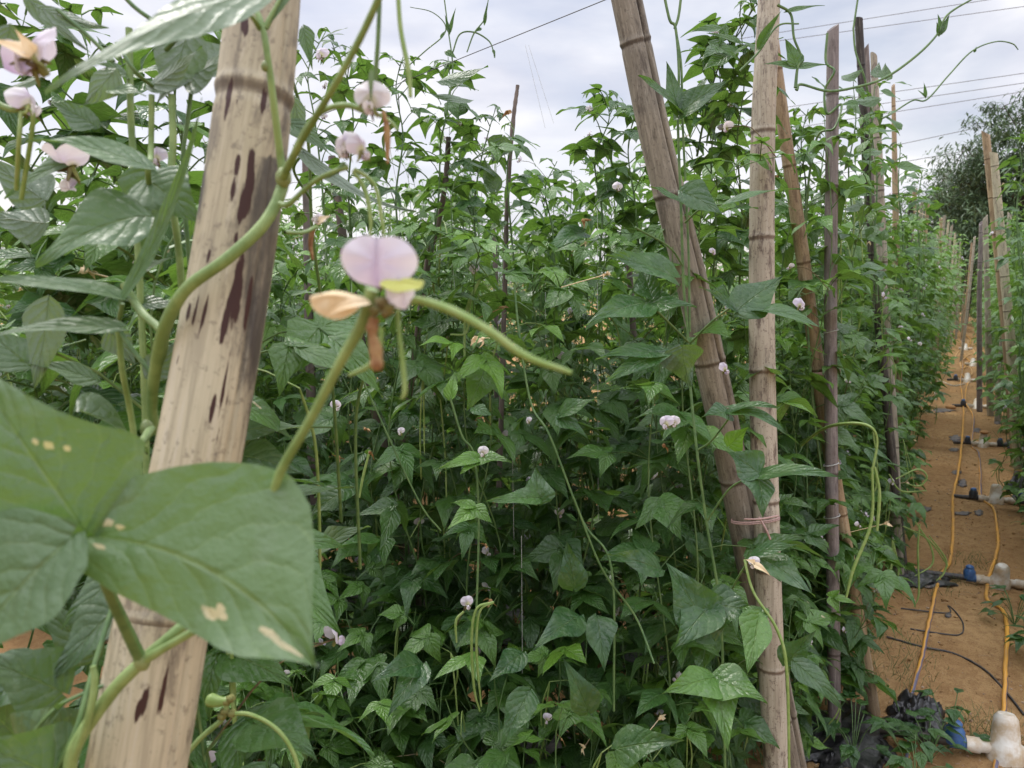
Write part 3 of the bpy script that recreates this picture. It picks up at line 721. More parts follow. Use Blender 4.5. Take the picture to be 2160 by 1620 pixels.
for i,(x,y_,s_) in enumerate([(-.34,2.95,.6),(-.36,3.25,.7),(-.27,3.85,.7),(-.30,4.15,.8),(-.26,4.5,.75),(-.28,4.9,.8),(-.30,5.3,.8),(-.40,2.2,.6),(-.30,2.62,.9),(-.36,2.78,1.1),(-.46,2.3,.9)]):
    place('low', i+1, (x,y_,0), rng.uniform(0,6), s_, 'low bean plant spilling onto the left side of the path', 'low bean plants spilling onto the path')
# plants hugging the path edge, left
y = 2.05
while y < 5.3:
    place('near' if y<3.4 else 'mid', cnt, ((-.53 if y<2.6 else -.45)+rng.uniform(-.05,.03), y, -.01), rng.choice([0,math.pi])+rng.uniform(-.4,.4), rng.uniform(.85,1.0),
          'leafy bean plant at the left edge of the path between the nearer poles', 'bean plants at the left edge of the path', rng.uniform(.85,1.0)); cnt += 1; y += .27
y = 5.4
while y < 13:
    for sgn,xx,nm in ((-1,-.46,'left'),(1,.54,'right')):
        for j in range(2):
            if sgn < 0 and y > 7: xx = -.38
            x = xx + sgn*(j*.5)+rng.uniform(-.07,.07)
            place('mid' if y < 8 else 'far', cnt, (x, y+rng.uniform(-.12,.12), -.01), rng.uniform(0,6.28), rng.uniform(.9,1.08),
                  'leafy bean plant lining the '+nm+' side of the path in the distance', 'bean plants lining the '+nm+' of the path', (1.02 if y<9 else .98)+rng.uniform(-.06,.1))
            cnt += 1
    y += .5 if y < 9 else .7
for (x,y_) in [(.58,3.1),(.58,3.75),(.60,4.05),(.56,4.35),(.60,4.65),(.58,4.95),(.60,5.2),(.95,3.6),(.95,4.3),(.95,5.0)]:
    place('mid', cnt, (x,y_,-.01), rng.uniform(0,6), rng.uniform(.85,.95), 'bean plant at the right edge of the frame beside the path', 'bean plants at the right edge', .95); cnt+=1
# the uncountable rest of the field
lowp = build_plant(400, 1.85, 6, .28, .12, 2, 2, .13, nfl=0, npod=0, sides=3, wide=1.3, mat='leaf_far', agebase=.35, nlow=2)
meshes = [ch.data for ch in lowp.children if ch.name.startswith('foliage')]
me0 = meshes[0]; nv0=len(me0.vertices); co=np.zeros(nv0*3); me0.vertices.foreach_get('co',co); co=co.reshape(-1,3)
fa=np.zeros(len(me0.loops),int); me0.loops.foreach_get('vertex_index',fa); fa=fa.reshape(-1,4)
ca0=np.zeros(nv0*4); me0.color_attributes['tint'].data.foreach_get('color',ca0); ca0=ca0.reshape(-1,4)
mb=MB(); spots_=[]
y=13.
while y < 34:
    for sgn in (-1,1):
        for j in range(3): spots_.append(((-.40-.5*j if sgn<0 else .56+.5*j)+rng.uniform(-.08,.08), y, 1.0))
    y += .55 if y < 22 else .9
for k in range(230):
    yy = 9.2+24*rng.random()**1.3; spots_.append((-(1.8+rng.random()*yy*1.9), yy, 1.0))
for k in range(60): spots_.append((rng.uniform(-1.2,1.2), rng.uniform(34,37), 1.0))
for k in range(60):
    spots_.append((rng.uniform(-24,-10), rng.uniform(3,12), 1.0))
for (x,y_,hz_) in spots_:
    a=rng.uniform(0,6.28); c_,s_=math.cos(a),math.sin(a); k_=rng.uniform(.9,1.1)
    q=np.stack([co[:,0]*c_-co[:,1]*s_, co[:,0]*s_+co[:,1]*c_, co[:,2]*hz_],1)*k_+np.array((x,y_,0))
    mb.v.append(q); mb.f.append(fa+mb.n); mb.n+=nv0; mb.uv.append(np.tile((.5,.3),(nv0,1))); mb.c.append(ca0); mb.mi.append(np.zeros(len(fa),int))
o=mb.build('distant_bean_field', M['leaf_far']); tag(o,'mass of bean foliage in the far part of the field', None, kind='stuff')
mb=MB()
for k in range(9000):
    a=rng.uniform(-1.75,1.2); rr_=rng.uniform(46,56); z_=3.2*rng.random()*(.6+.4*math.sin(a*23)+.2*math.sin(a*51))
    leaflet(mb,(math.sin(a)*rr_,math.cos(a)*rr_,max(z_,0)),(rng.uniform(-1,1),rng.uniform(-1,1),rng.uniform(-.6,.6)),(rng.uniform(-1,1),rng.uniform(-1,1),1),.8,.5,2,2,0,.5,.3,0,.1,.5,rng)
o=mb.build('far_scrub', M['tree_leaf']); tag(o,'far off scrub closing the field at the horizon', None, kind='stuff')
print('plants', cnt)

exec_hero = True
# ------------------------------------------------------------------ near vines, leaves, flowers and pods
def hleaf(parent, bx,by,tx,ty,wpx, d0, d1=None, age=.15, bri=.55, asym=0, droop=.5, fold=.2, wave=.8, face=.6, under=False, marks=(), nu=18, nv=12, mat='leaf_big', pet=None, seed=None, side=0., roll=0., name='leaf', prof=None, bow=0.):
    """one leaflet from base pixel to tip pixel at depths d0,d1; face: 1 looks at viewer, 0 looks up"""
    d1 = d1 or d0
    b = P(bx,by,d0); tp = P(tx,ty,d1); fw = tp-b; L = fw.length
    nrm = (-FWD*face + Vector((0,0,1))*(1-face)) + RIGHT*roll
    if under: nrm = -nrm
    rg = random.Random(seed or int(bx*7+by*3+tx))
    mb = MB()
    chord = math.sin(droop*.5)/(droop*.5) if abs(droop)>.01 else 1
    # start direction is lifted so that the chord ends at the tip
    fwn = fw.normalized(); nn = (nrm - fwn*nrm.dot(fwn)).normalized()
    f0 = fwn*math.cos(droop*.5) + nn*math.sin(droop*.5)
    leaflet(mb, b, f0, nn*math.cos(droop*.5)-fwn*math.sin(droop*.5), L/chord, wpx/F*(d0+d1)/2, nu, nv, asym, droop, fold, wave, age, bri, rg, marks, side, prof, bow)
    if pet: mb.tube(spline([P(*q) for q in pet]+[b],4), .0016, 6, col=(0,.5,0))
    return mb.build(name, M[mat], parent)
def htube(parent, pts, wpx, name='stem', mat='stem', sides=10, n=8, cols=None, hairy=0, taper=None):
    pp = [P(*q) for q in pts]; sp_ = spline(pp, n)
    m_ = len(sp_); rg = random.Random(int(pts[0][0]))
    rr=[]
    for i,q in enumerate(sp_):
        d = proj(q)[2]; f = i/(m_-1)
        w = wpx if not isinstance(wpx,(list,tuple)) else float(np.interp(f, np.linspace(0,1,len(wpx)), wpx))
        rr.append(w/F*d*.5*(1+rg.uniform(-.03,.03)))
    mb = MB(); mb.tube(sp_, rr, sides, col=(.0,0,0))
    return mb.build(name, M[mat], parent)

# --- vine wound around the nearest pole
V1 = empty('climbing_bean_vine', Vector((P(300,1500,.5).x, P(300,1500,.5).y, 0)), 'thick green bean vine winding around the nearest pale pole', 'bean vine')
def pl(px,py,side):   # vine point hugging the pole: side -1 left edge, 0 front, 1 right edge
    return (px,py,.50-.033*(1-abs(side)))
stem_pts = [(165,1720,.45),(150,1600,.44),(225,1475,.435),(300,1395,.432),(395,1310,.44),(470,1230,.50),(480,1120,.545),(400,1010,.56),(330,900,.545),(322,830,.53),(335,745,.500),(352,680,.482),(395,608,.468),(480,545,.462),(560,468,.468),(598,385,.478),(592,335,.478),(580,240,.468),(566,130,.460),(548,40,.46),(500,-40,.47)]
htube(V1, stem_pts, [28,28,28,26,22,22,22,20,20,22,28,28,26,26,26,25,16,15,14,13,12], n=6, sides=14)
# swollen nodes
for (x,y,d,w) in [(598,375,.474,17),(310,905,.53,15),(300,1393,.43,18),(560,140,.46,9)]:
    mb = MB(); mb.ball(P(x,y,d), (w/F*d, w/F*d, w/F*d*1.3), 8, 10, col=(.35,0,0), jitter=.05); mb.build('stem_node', M['stem'], V1)
htube(V1, [(318,905,.53),(290,945,.50),(240,990,.47),(210,1015,.45)], [20,15,14,13], 'side_stem')
htube(V1, [(598,372,.47),(640,290,.43),(700,190,.40),(760,80,.385),(815,-40,.37)], [18,15,14,15,15], 'side_stem')
htube(V1, [(604,365,.47),(640,280,.45),(680,235,.44),(730,222,.43),(775,236,.43)], [14,12,12,13,14], 'side_stem')
htube(V1, [(590,430,.465),(610,430,.46),(660,385,.455),(710,360,.45),(735,352,.45)], [13,12,11,11,12], 'side_stem')
htube(V1, [(548,60,.46),(535,40,.45),(515,18,.43)], [12,10,9], 'side_stem')
htube(V1, [(560,60,.46),(575,30,.46),(610,-30,.46)], [14,12,10], 'side_stem')
# bottom petioles
htube(V1, [(298,1393,.43),(275,1345,.42),(240,1270,.40),(205,1190,.37),(170,1135,.35)], [26,26,24,22,18], 'leaf_stalk', 'stem_dark')
htube(V1, [(300,1395,.43),(350,1365,.425),(420,1325,.42)], [22,18,17], 'side_stem')
htube(V1, [(150,1610,.44),(185,1520,.43),(200,1440,.43),(196,1405,.43)], [16,16,15,12], 'side_stem')
htube(V1, [(135,1130,.35),(150,1132,.35),(180,1133,.35)], [14,14,12], 'leaf_stalk', 'stem')
htube(V1, [(130,1020,.36),(132,1080,.355),(140,1132,.35)], [9,11,13], 'leaf_stalk', 'stem')
# big leaf across the pole
hleaf(V1, 180,1132, 676,1408, 300, .350, .320, age=.42, bri=.74, droop=.30, fold=.06, wave=2.2, face=.75, nu=60, nv=40, bow=.10, prof=([0,.04,.12,.22,.32,.45,.56,.68,.78,.88,.95,1],[.15,.45,.85,1.15,1.38,1.60,1.68,1.46,1.02,.46,.16,0],[.12,.35,.60,.74,.80,.82,.80,.74,.60,.32,.12,0]),
      marks=[(.57,.60,.085),(.62,.52,.06),(.60,.42,.04),(.82,.35,.10),(.87,.42,.11),(.91,.44,.07),(.10,.3,.05),(.08,-.3,.06),(.13,-.2,.04)], side=.0)
hleaf(V1, 170,1108, -60,760, 330, .345, .345, age=.36, bri=.6, asym=.5, droop=.3, fold=.08, wave=.8, face=.75, nu=50, nv=32, marks=[(.42,.30,.07),(.47,.2,.05),(.36,.44,.05)])
hleaf(V1, 145,1140, -110,1420, 280, .335, .32, age=.3, bri=.6, asym=.5, droop=.4, fold=.1, wave=.8, face=.65, nu=40, nv=24)
# leaves on the upper left
hleaf(V1, 545,-20, 95,196, 150, .40, .34, age=.25, bri=.82, under=True, droop=-.35, fold=.25, face=.62, nu=30, nv=16)
hleaf(V1, 455,5, 250,-25, 60, .42, .40, age=.15, bri=.7, droop=.3, face=.3)
hleaf(V1, 640,-60, 565,60, 60, .46, .46, age=.2, bri=.4, droop=.3, face=.5)
V1b = empty('bean_plant', (P(150,900,.62).x, P(150,900,.62).y, 0), 'large leaved bean plant crowding the left edge behind the nearest pole', 'bean plant')
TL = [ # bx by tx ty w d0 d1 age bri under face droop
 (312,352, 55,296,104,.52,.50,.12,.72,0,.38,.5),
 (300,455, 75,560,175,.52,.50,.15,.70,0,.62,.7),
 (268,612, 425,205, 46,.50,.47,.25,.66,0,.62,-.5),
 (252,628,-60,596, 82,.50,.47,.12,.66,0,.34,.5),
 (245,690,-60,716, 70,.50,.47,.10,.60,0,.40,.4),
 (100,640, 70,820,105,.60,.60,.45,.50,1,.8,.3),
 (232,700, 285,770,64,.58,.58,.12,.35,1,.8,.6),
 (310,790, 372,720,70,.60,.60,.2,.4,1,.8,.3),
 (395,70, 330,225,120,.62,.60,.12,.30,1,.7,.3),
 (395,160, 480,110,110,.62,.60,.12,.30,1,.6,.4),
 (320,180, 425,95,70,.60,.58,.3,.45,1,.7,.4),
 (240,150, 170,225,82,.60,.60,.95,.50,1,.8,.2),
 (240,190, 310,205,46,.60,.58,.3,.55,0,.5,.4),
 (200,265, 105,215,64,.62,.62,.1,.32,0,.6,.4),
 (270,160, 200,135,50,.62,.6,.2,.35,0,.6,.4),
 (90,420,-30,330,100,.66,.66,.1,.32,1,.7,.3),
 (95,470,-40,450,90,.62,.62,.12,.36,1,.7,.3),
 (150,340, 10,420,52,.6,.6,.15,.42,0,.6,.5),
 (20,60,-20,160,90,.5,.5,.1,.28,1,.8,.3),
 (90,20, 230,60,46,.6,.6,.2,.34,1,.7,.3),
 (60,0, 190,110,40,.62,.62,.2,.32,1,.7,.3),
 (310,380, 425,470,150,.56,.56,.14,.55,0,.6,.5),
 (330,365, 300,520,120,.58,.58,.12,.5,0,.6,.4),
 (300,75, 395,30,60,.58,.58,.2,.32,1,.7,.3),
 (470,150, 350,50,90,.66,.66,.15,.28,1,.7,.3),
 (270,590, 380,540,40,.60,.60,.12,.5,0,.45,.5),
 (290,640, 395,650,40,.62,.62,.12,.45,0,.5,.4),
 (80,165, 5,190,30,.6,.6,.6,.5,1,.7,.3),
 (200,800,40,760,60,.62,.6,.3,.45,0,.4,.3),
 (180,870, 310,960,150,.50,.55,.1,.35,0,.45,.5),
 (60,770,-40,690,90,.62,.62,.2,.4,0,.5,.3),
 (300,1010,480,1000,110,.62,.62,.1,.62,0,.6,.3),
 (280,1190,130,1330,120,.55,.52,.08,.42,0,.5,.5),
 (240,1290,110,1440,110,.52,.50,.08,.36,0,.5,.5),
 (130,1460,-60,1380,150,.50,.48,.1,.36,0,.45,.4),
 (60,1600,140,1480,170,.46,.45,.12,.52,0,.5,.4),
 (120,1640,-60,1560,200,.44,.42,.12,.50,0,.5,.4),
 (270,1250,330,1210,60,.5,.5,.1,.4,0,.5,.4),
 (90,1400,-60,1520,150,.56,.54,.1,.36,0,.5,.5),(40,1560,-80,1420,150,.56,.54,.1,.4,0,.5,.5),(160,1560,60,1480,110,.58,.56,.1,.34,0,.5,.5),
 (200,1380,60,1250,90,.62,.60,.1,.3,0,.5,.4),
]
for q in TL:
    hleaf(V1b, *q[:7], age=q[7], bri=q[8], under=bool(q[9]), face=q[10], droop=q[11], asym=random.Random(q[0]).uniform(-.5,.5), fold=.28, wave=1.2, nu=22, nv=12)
for pts,w in [([(272,60,.62),(276,250,.62),(282,330,.62),(285,420,.62),(300,700,.62),(310,1000,.62)],14),
              ([(320,200,.6),(318,330,.6),(312,352,.55),(316,500,.6),(260,620,.56)],12),
              ([(362,200,.6),(365,300,.6),(360,400,.6),(380,560,.6),(400,900,.62)],15),
              ([(405,180,.62),(395,260,.62),(385,360,.62),(400,560,.62)],9),
              ([(245,90,.58),(285,150,.58),(322,182,.6)],8),([(262,600,.56),(300,660,.55),(345,705,.51),(340,760,.51)],18),
              ([(250,690,.55),(258,780,.56),(280,900,.58),(300,1100,.58),(270,1500,.55)],13),([(258,640,.54),(255,700,.55),(320,790,.54)],10),
              ([(240,130,.6),(180,70,.6),(120,20,.6)],8),([(350,105,.58),(400,50,.56),(430,0,.56)],11),([(350,60,.6),(290,20,.6),(250,-20,.6)],9),
              ([(110,1640,.44),(160,1540,.44),(200,1400,.46),(270,1180,.5)],11),([(60,1560,.45),(110,1500,.45),(160,1470,.46),(235,1440,.47)],8)]:
    htube(V1b, pts, w, 'stem', 'stem_dark' if w<12 else 'stem', sides=8)
# flowers on the far left
def big_flower(parent, c, nrm, s, col='petal', dry=True, seed=1, pod=None):
    rg = random.Random(seed); fm = MB()
    small_flower(fm, c, nrm, s, rg, 2)
    f = fm.build('flower', [M[col], M['calyx']], parent)
    cm = MB()
    for k in range(7):
        d = Vector((rg.uniform(-1,1),rg.uniform(-1,1),rg.uniform(-1,.2))).normalized()
        cm.tube(spline([c, c+d*s*.18-Vector((0,0,s*.1)), c+d*s*.36-Vector((0,0,s*.18))],3), [s*.06]*3+[s*.05,s*.04,s*.03,s*.012][:4], 6, col=(rg.uniform(0,.8),0,0))
    cm.ball(Vector(c)-Vector((0,0,s*.16)), s*.11, 6,8, jitter=.2); cm.build('calyx', M['calyx'], f)
    return f
big_flower(V1b, P(66,118,.42), -FWD*.6-RIGHT+UPV*.5, .030, seed=3)
leaf1 = hleaf(V1b, 62,118,-20,85,46,.42,.41, mat='cream', droop=.6, fold=.5, name='faded_petal')
hleaf(V1b, 75,120,30,60,30,.42,.41, mat='cream', droop=.4, fold=.6, name='faded_petal')
mbp=MB(); petal_disc(mbp, P(20,150,.43), UPV*-1-FWD*.3, RIGHT, .028,.022,.5); mbp.build('flower_petal', M['petal'], V1b)
big_flower(V1b, P(62,222,.5), RIGHT+UPV*.4-FWD*.5, .022, 'petal_pale', seed=5)
htube(V1b, [(-30,205,.5),(20,230,.5),(60,226,.5)], [16,14,12], 'flower_stalk')
for pts in ([(45,235,.5),(40,300,.5),(35,400,.52)],[(50,238,.5),(70,250,.5),(45,420,.52)]): htube(V1b, pts, 10, 'pod', 'pod')
big_flower(V1b, P(150,350,.6), -UPV-FWD*.4, .034, 'petal_pale', seed=8)
big_flower(V1b, P(330,335,.62), -FWD+UPV*.2, .016, 'petal', seed=9)

# --- hero flower cluster in front
H1 = empty('bean_flower_stalk', (P(585,1010,.34).x, P(585,1010,.34).y, 0), 'blurred close stalk with big pale violet flower and long curved pod', 'bean flower')
htube(H1, [(560,1110,.36),(590,1000,.345),(655,885,.33),(715,770,.315),(765,680,.305),(785,610,.30)], [21,20,20,21,26,28], 'flower_stalk', n=8, sides=14)
fm = MB(); c = P(800,615,.295)
petal_disc(fm, P(795,590,.292), -FWD*1.0-UPV*.25, UPV+RIGHT*.05, .0295, .020, .28, .13, 0, 14, 44, .55, 0)
fl = fm.build('banner_petal', M['petal'], H1)
fm = MB(); petal_disc(fm, P(815,596,.290), UPV*.7-FWD*.6+RIGHT*.1, RIGHT+UPV*.28, .0090, .0165, .2, 0, 0, 8, 24, .0, 0)
fm.c = [np.concatenate([a[:,:1]*0, a[:,1:2]*0+1, a[:,2:]],1) for a in fm.c]; fm.build('green_sepal', M['petal'], H1)
fm = MB(); petal_disc(fm, P(845,595,.293), -FWD+RIGHT*.5-UPV*.3, -UPV*.9+RIGHT*.25, .0115,.0125,.4,0,0,8,24,.1,0); fm.build('wing_petal', M['petal'], H1)
fm=MB(); petal_disc(fm, P(742,628,.294), -FWD*.9+UPV*.45, -RIGHT+UPV*.08, .0125,.0195,.75,0,0,10,26,0,0,1.); fm.build('faded_petal', M['cream'], H1)
hleaf(H1, 775,640, 690,668, 40, .297,.290, droop=.9, fold=.8, wave=1.2, face=.5, mat='cream', name='faded_petal', nu=16, nv=12)
cm = MB(); rg = random.Random(4)
for (x,y,r) in [(800,600,11),(806,640,15),(820,650,13),(795,575,8),(812,660,10),(790,655,12)]:
    cm.ball(P(x,y,.297), r/F*.297, 6, 8, jitter=.25, col=(rg.uniform(0,.7),0,0))
cm.build('calyx', M['calyx'], H1)
cm = MB(); cm.tube(spline([P(790,670,.30),P(785,700,.30),P(793,740,.30),P(795,782,.30)],5), [.0020,.0022,.0020,.0023,.0026,.0020,.0017,.0019,.0022,.0024,.0027,.0025,.0022,.0028,.0026,.0014], 10)
cm.build('dried_flower', M['dry'], H1)
htube(H1, [(835,640,.300),(880,633,.300),(955,656,.298),(1035,700,.296),(1110,752,.296),(1205,786,.298)], [12,17,19,18,18,10], 'pod', 'pod', sides=12)
htube(H1, [(838,640,.305),(842,700,.305),(850,770,.305),(854,825,.305),(846,842,.305)], [8,9,11,11,5], 'pod', 'pod', sides=10)
htube(H1, [(805,690,.32),(800,740,.32),(780,770,.32),(735,792,.32)], [10,11,12,7], 'pod', 'pod', sides=10)
# --- flowers on the side stems right of the pole
H2 = empty('bean_flower_stalk', (P(780,220,.43).x, P(780,220,.43).y, 0), 'pale bean flower hanging from a thin stalk near the top, right of the nearest pole', 'bean flower')
htube(H2, [(803,-60,.42),(797,90,.425),(790,180,.43),(785,235,.43)], [9,10,11,12], 'flower_stalk', 'stem_dark')
htube(H2, [(838,-40,.42),(845,60,.42),(862,150,.42),(866,205,.42)], [9,10,11,8], 'pod', 'pod')
f=big_flower(H2, P(780,215,.425), -FWD+UPV*.05, .0205, 'petal_pale', seed=12)
hleaf(H2, 783,150,783,225, 12,.42,.42, mat='stem_dark', droop=.2, name='sepal', nu=8,nv=4)
htube(H2, [(808,235,.43),(816,270,.43),(818,345,.43)], [8,12,14,5], 'dried_flower', 'dry')
htube(H2, [(760,228,.43),(815,250,.43),(840,275,.43)], [8,8,6], 'pod','stem')
H3 = empty('bean_flower_stalk', (P(740,320,.45).x, P(740,320,.45).y, 0), 'violet and white bean flower on a short stalk above the big near flower', 'bean flower')
htube(H3, [(690,372,.452),(715,358,.45),(728,345,.45)], [10,12,14], 'flower_stalk', 'stem_dark')
big_flower(H3, P(728,312,.448), -FWD-RIGHT*.25+UPV*.2, .0175, 'petal_pale', seed=14)
big_flower(H3, P(765,318,.442), -FWD*.8+RIGHT*.8+UPV*.1, .0150, 'petal', seed=15)
for pts in ([(745,360,.45),(770,400,.45),(782,460,.45),(780,500,.45)],[(748,356,.45),(790,390,.45),(805,460,.45),(812,505,.45)]): htube(H3, pts, [7,9,9,5], 'pod','pod')
H4 = empty('bean_flower_stalk', (P(670,480,.55).x, P(670,480,.55).y, 0), 'small withered bean flower beside the dark stain of the nearest pole', 'bean flower')
htube(H4, [(600,490,.5),(640,490,.53),(668,478,.55)], 8, 'flower_stalk')
big_flower(H4, P(668,462,.55), -FWD+UPV*.6, .0105, 'petal_pale', seed=17)
hleaf(H4, 668,470,698,455,22,.55,.55, mat='cream', name='faded_petal')
htube(H4, [(660,480,.55),(655,515,.55),(660,548,.55)], [12,10,6], 'dried_flower','dry')

# leaves right of / behind the nearest pole
V2 = empty('bean_vine', (P(780,700,.9).x, P(780,700,.9).y, 0), 'bean vine with dark folded leaves just right of the nearest pole', 'bean vine')
TR = [(640,322,878,446,50,.80,.78,.10,.32,1,.35,.6),(612,260,700,330,50,.8,.8,.15,.35,0,.5,.4),(620,210,640,300,40,.8,.8,.2,.4,1,.6,.3),(640,60,660,150,34,.8,.8,.15,.35,0,.6,.4),
      (560,905,500,845,70,.85,.85,.10,.72,0,.5,.3),(480,920,650,905,90,.85,.80,.08,.74,0,.45,.5),(500,960,640,1000,100,.85,.82,.08,.6,0,.5,.5),
      (780,640,640,760,90,1.0,1.0,.35,.5,0,.6,.4),(690,770,640,720,44,1.0,1.0,.2,.3,1,.8,.3),(735,745,690,705,24,1.0,1.0,.0,.2,1,.8,.3),(760,730,790,640,50,1.05,1.0,.15,.5,0,.5,.4),
      (660,1170,780,1110,80,1.2,1.1,.05,.45,0,.5,.4),(720,1040,650,1090,60,1.1,1.1,.05,.45,0,.5,.4),(730,60,690,75,16,1.1,1.1,.2,.5,0,.3,.2)]
for q in TR: hleaf(V2, *q[:7], age=q[7], bri=q[8], under=bool(q[9]), face=q[10], droop=q[11], asym=random.Random(q[0]).uniform(-.5,.5), fold=.3, wave=1.4, nu=18, nv=10)
for pts,w in [([(612,150,.8),(650,300,.85),(660,500,.9),(700,800,1.0),(720,1100,1.1)],7),([(780,640,1.0),(775,760,1.0),(750,900,1.05),(760,1200,1.1)],7),([(640,322,.8),(620,360,.83),(655,420,.87)],6),([(500,960,.85),(560,905,.85),(700,900,.95)],6)]:
    htube(V2, pts, w, 'stem', 'stem_dark', sides=7)
# low stalk bottom left: yellow bud and curved pod
H5 = empty('bean_flower_stalk', (P(400,1590,.6).x, P(400,1590,.6).y, 0), 'low stalk with a yellow green bud and a thin curved pod at the bottom edge', 'bean flower')
htube(H5, [(370,1620,.60),(420,1560,.60),(470,1515,.60),(478,1480,.60)], 11, 'flower_stalk')
cm = MB(); cm.tube(spline([P(480,1478,.6),P(465,1480,.6),P(450,1478,.6),P(436,1474,.6)],3), [.003,.003,.0033,.0038,.0042,.0048,.005,.0052,.0048,.003], 10); cm.build('flower_bud', M['pod'], H5)
cm = MB(); rg=random.Random(2)
for (x,y) in [(480,1480),(488,1474),(476,1500),(490,1505),(470,1510)]: cm.ball(P(x,y,.6), .0032, 5,7,jitter=.3,col=(.5,0,0))
cm.build('calyx', M['calyx'], H5)
htube(H5, [(490,1505,.6),(530,1508,.6),(580,1535,.6),(615,1580,.6),(635,1640,.6)], [9,9,9,9,8], 'pod','pod')

# --- vine climbing the leaning split pole
V3 = empty('climbing_bean_vine', (P(1600,1290,1.55).x, P(1600,1290,1.55).y, 0), 'bean vine climbing the leaning split pole with large pointed leaves', 'bean vine')
for pts,w in [([(1395,-40,1.42),(1412,40,1.42),(1425,60,1.42),(1432,150,1.42),(1430,260,1.43),(1436,420,1.44),(1442,600,1.45),(1450,690,1.45),(1455,800,1.44),(1470,950,1.42),(1490,1100,1.42),(1520,1300,1.42),(1530,1640,1.42)],7),
              ([(1440,-40,1.42),(1432,30,1.42),(1423,60,1.42)],7),([(1424,55,1.42),(1437,140,1.42),(1440,260,1.43),(1452,520,1.45),(1455,700,1.45)],6),
              ([(1455,725,1.45),(1500,680,1.4),(1540,650,1.38),(1555,650,1.37)],6),([(1455,725,1.45),(1400,670,1.4),(1370,640,1.38)],6),
              ([(1440,560,1.44),(1410,520,1.42),(1340,480,1.4)],5),([(1445,470,1.44),(1480,440,1.4),(1530,430,1.38)],5),([(1470,950,1.42),(1500,930,1.4),(1540,880,1.35)],5),
              ([(1490,1100,1.42),(1540,1030,1.38),(1590,1005,1.35)],5),([(1520,1300,1.42),(1545,1240,1.38),(1580,1180,1.33)],5),([(1530,1400,1.42),(1515,1430,1.3),(1505,1432,1.25)],5)]:
    htube(V3, pts, w*.85, 'stem', 'stem_dark', sides=8)
T3 = [(1432,235,1345,160,64,1.38,1.3,.08,.32,0,.6,.4),(1430,245,1540,165,70,1.38,1.36,.06,.28,0,.55,.4),(1430,240,1405,130,44,1.38,1.4,.1,.35,0,.6,.3),
 (1440,430,1370,395,46,1.4,1.38,.1,.5,0,.4,.4),(1530,432,1690,400,44,1.36,1.28,.10,.62,0,.35,.5),(1530,445,1600,440,40,1.36,1.3,.1,.6,0,.4,.4),(1440,405,1530,460,70,1.36,1.34,.05,.38,0,.7,.6),
 (1420,585,1275,540,100,1.38,1.30,.08,.52,0,.55,.4),(1365,638,1230,690,82,1.36,1.28,.08,.58,0,.55,.6),(1370,640,1470,650,64,1.36,1.34,.08,.55,0,.5,.4),(1375,628,1350,560,60,1.36,1.40,.08,.5,0,.5,.3),
 (1555,655,1655,582,92,1.36,1.38,.08,.50,0,.55,.3),(1555,655,1475,605,34,1.36,1.34,.05,.32,0,.5,.3),(1590,655,1742,697,52,1.36,1.28,.10,.60,0,.4,.7),
 (1405,748,1255,760,64,1.38,1.30,.07,.62,0,.4,.6),(1408,740,1270,815,64,1.38,1.30,.07,.56,0,.45,.5),(1440,735,1455,815,100,1.36,1.38,.02,.22,1,.6,.3),
 (1540,865,1640,858,50,1.35,1.28,.08,.58,0,.4,.4),(1540,862,1660,910,54,1.35,1.27,.08,.58,0,.4,.6),(1538,870,1480,880,56,1.35,1.32,.08,.55,0,.45,.4),
 (1540,940,1580,900,50,1.38,1.35,.9,.75,0,.6,.3),(1600,1000,1772,1004,58,1.34,1.26,.08,.62,0,.4,.4),(1600,998,1530,950,84,1.34,1.36,.08,.52,0,.6,.3),(1600,1005,1610,1090,70,1.34,1.30,.08,.5,0,.6,.5),
 (1585,1170,1700,1150,44,1.32,1.26,.05,.42,0,.4,.5),(1600,1175,1720,1260,76,1.32,1.24,.06,.5,0,.5,.6),
 (1500,1340,1400,1180,120,1.30,1.34,.05,.40,0,.6,.4),(1500,1275,1595,1290,100,1.32,1.30,.05,.36,0,.6,.4),(1500,1275,1420,1370,100,1.32,1.26,.06,.5,0,.5,.5),
 (1508,1430,1395,1465,86,1.22,1.16,.45,.58,0,.45,.5),(1510,1432,1620,1486,96,1.22,1.16,.35,.48,0,.45,.5),(1508,1440,1537,1585,78,1.22,1.14,.42,.56,0,.55,.4),(1600,1300,1575,1425,74,1.24,1.18,.48,.58,0,.75,.3),(1608,1310,1560,1280,56,1.26,1.3,.3,.5,0,.5,.3),
 (1300,1580,1440,1560,90,1.25,1.2,.05,.42,0,.5,.5),(1240,1500,1190,1390,70,1.4,1.4,.05,.38,0,.5,.4),(1390,1200,1280,1170,70,1.45,1.4,.05,.45,0,.5,.4),(1680,1400,1780,1500,60,1.45,1.4,.06,.42,0,.5,.5),(1660,1400,1720,1330,60,1.5,1.48,.06,.42,0,.5,.5)]
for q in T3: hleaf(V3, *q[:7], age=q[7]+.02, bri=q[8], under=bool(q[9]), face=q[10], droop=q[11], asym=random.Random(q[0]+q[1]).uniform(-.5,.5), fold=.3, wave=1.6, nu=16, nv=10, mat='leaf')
def vflower(parent, x,y,d,s,seed,pale=False):
    return big_flower(parent, P(x,y,d), -FWD+RIGHT*random.Random(seed).uniform(-.7,.7)+UPV*.3, s, 'petal_pale' if pale else 'petal', seed=seed)
vflower(V3, 1405,895,1.36,.026,21); vflower(V3, 1422,892,1.37,.022,25, True); vflower(V3,1530,780,1.36,.022,22); vflower(V3,1455,392,1.40,.018,23); vflower(V3,1688,645,1.36,.024,24); vflower(V3,1505,532,1.4,.014,26)
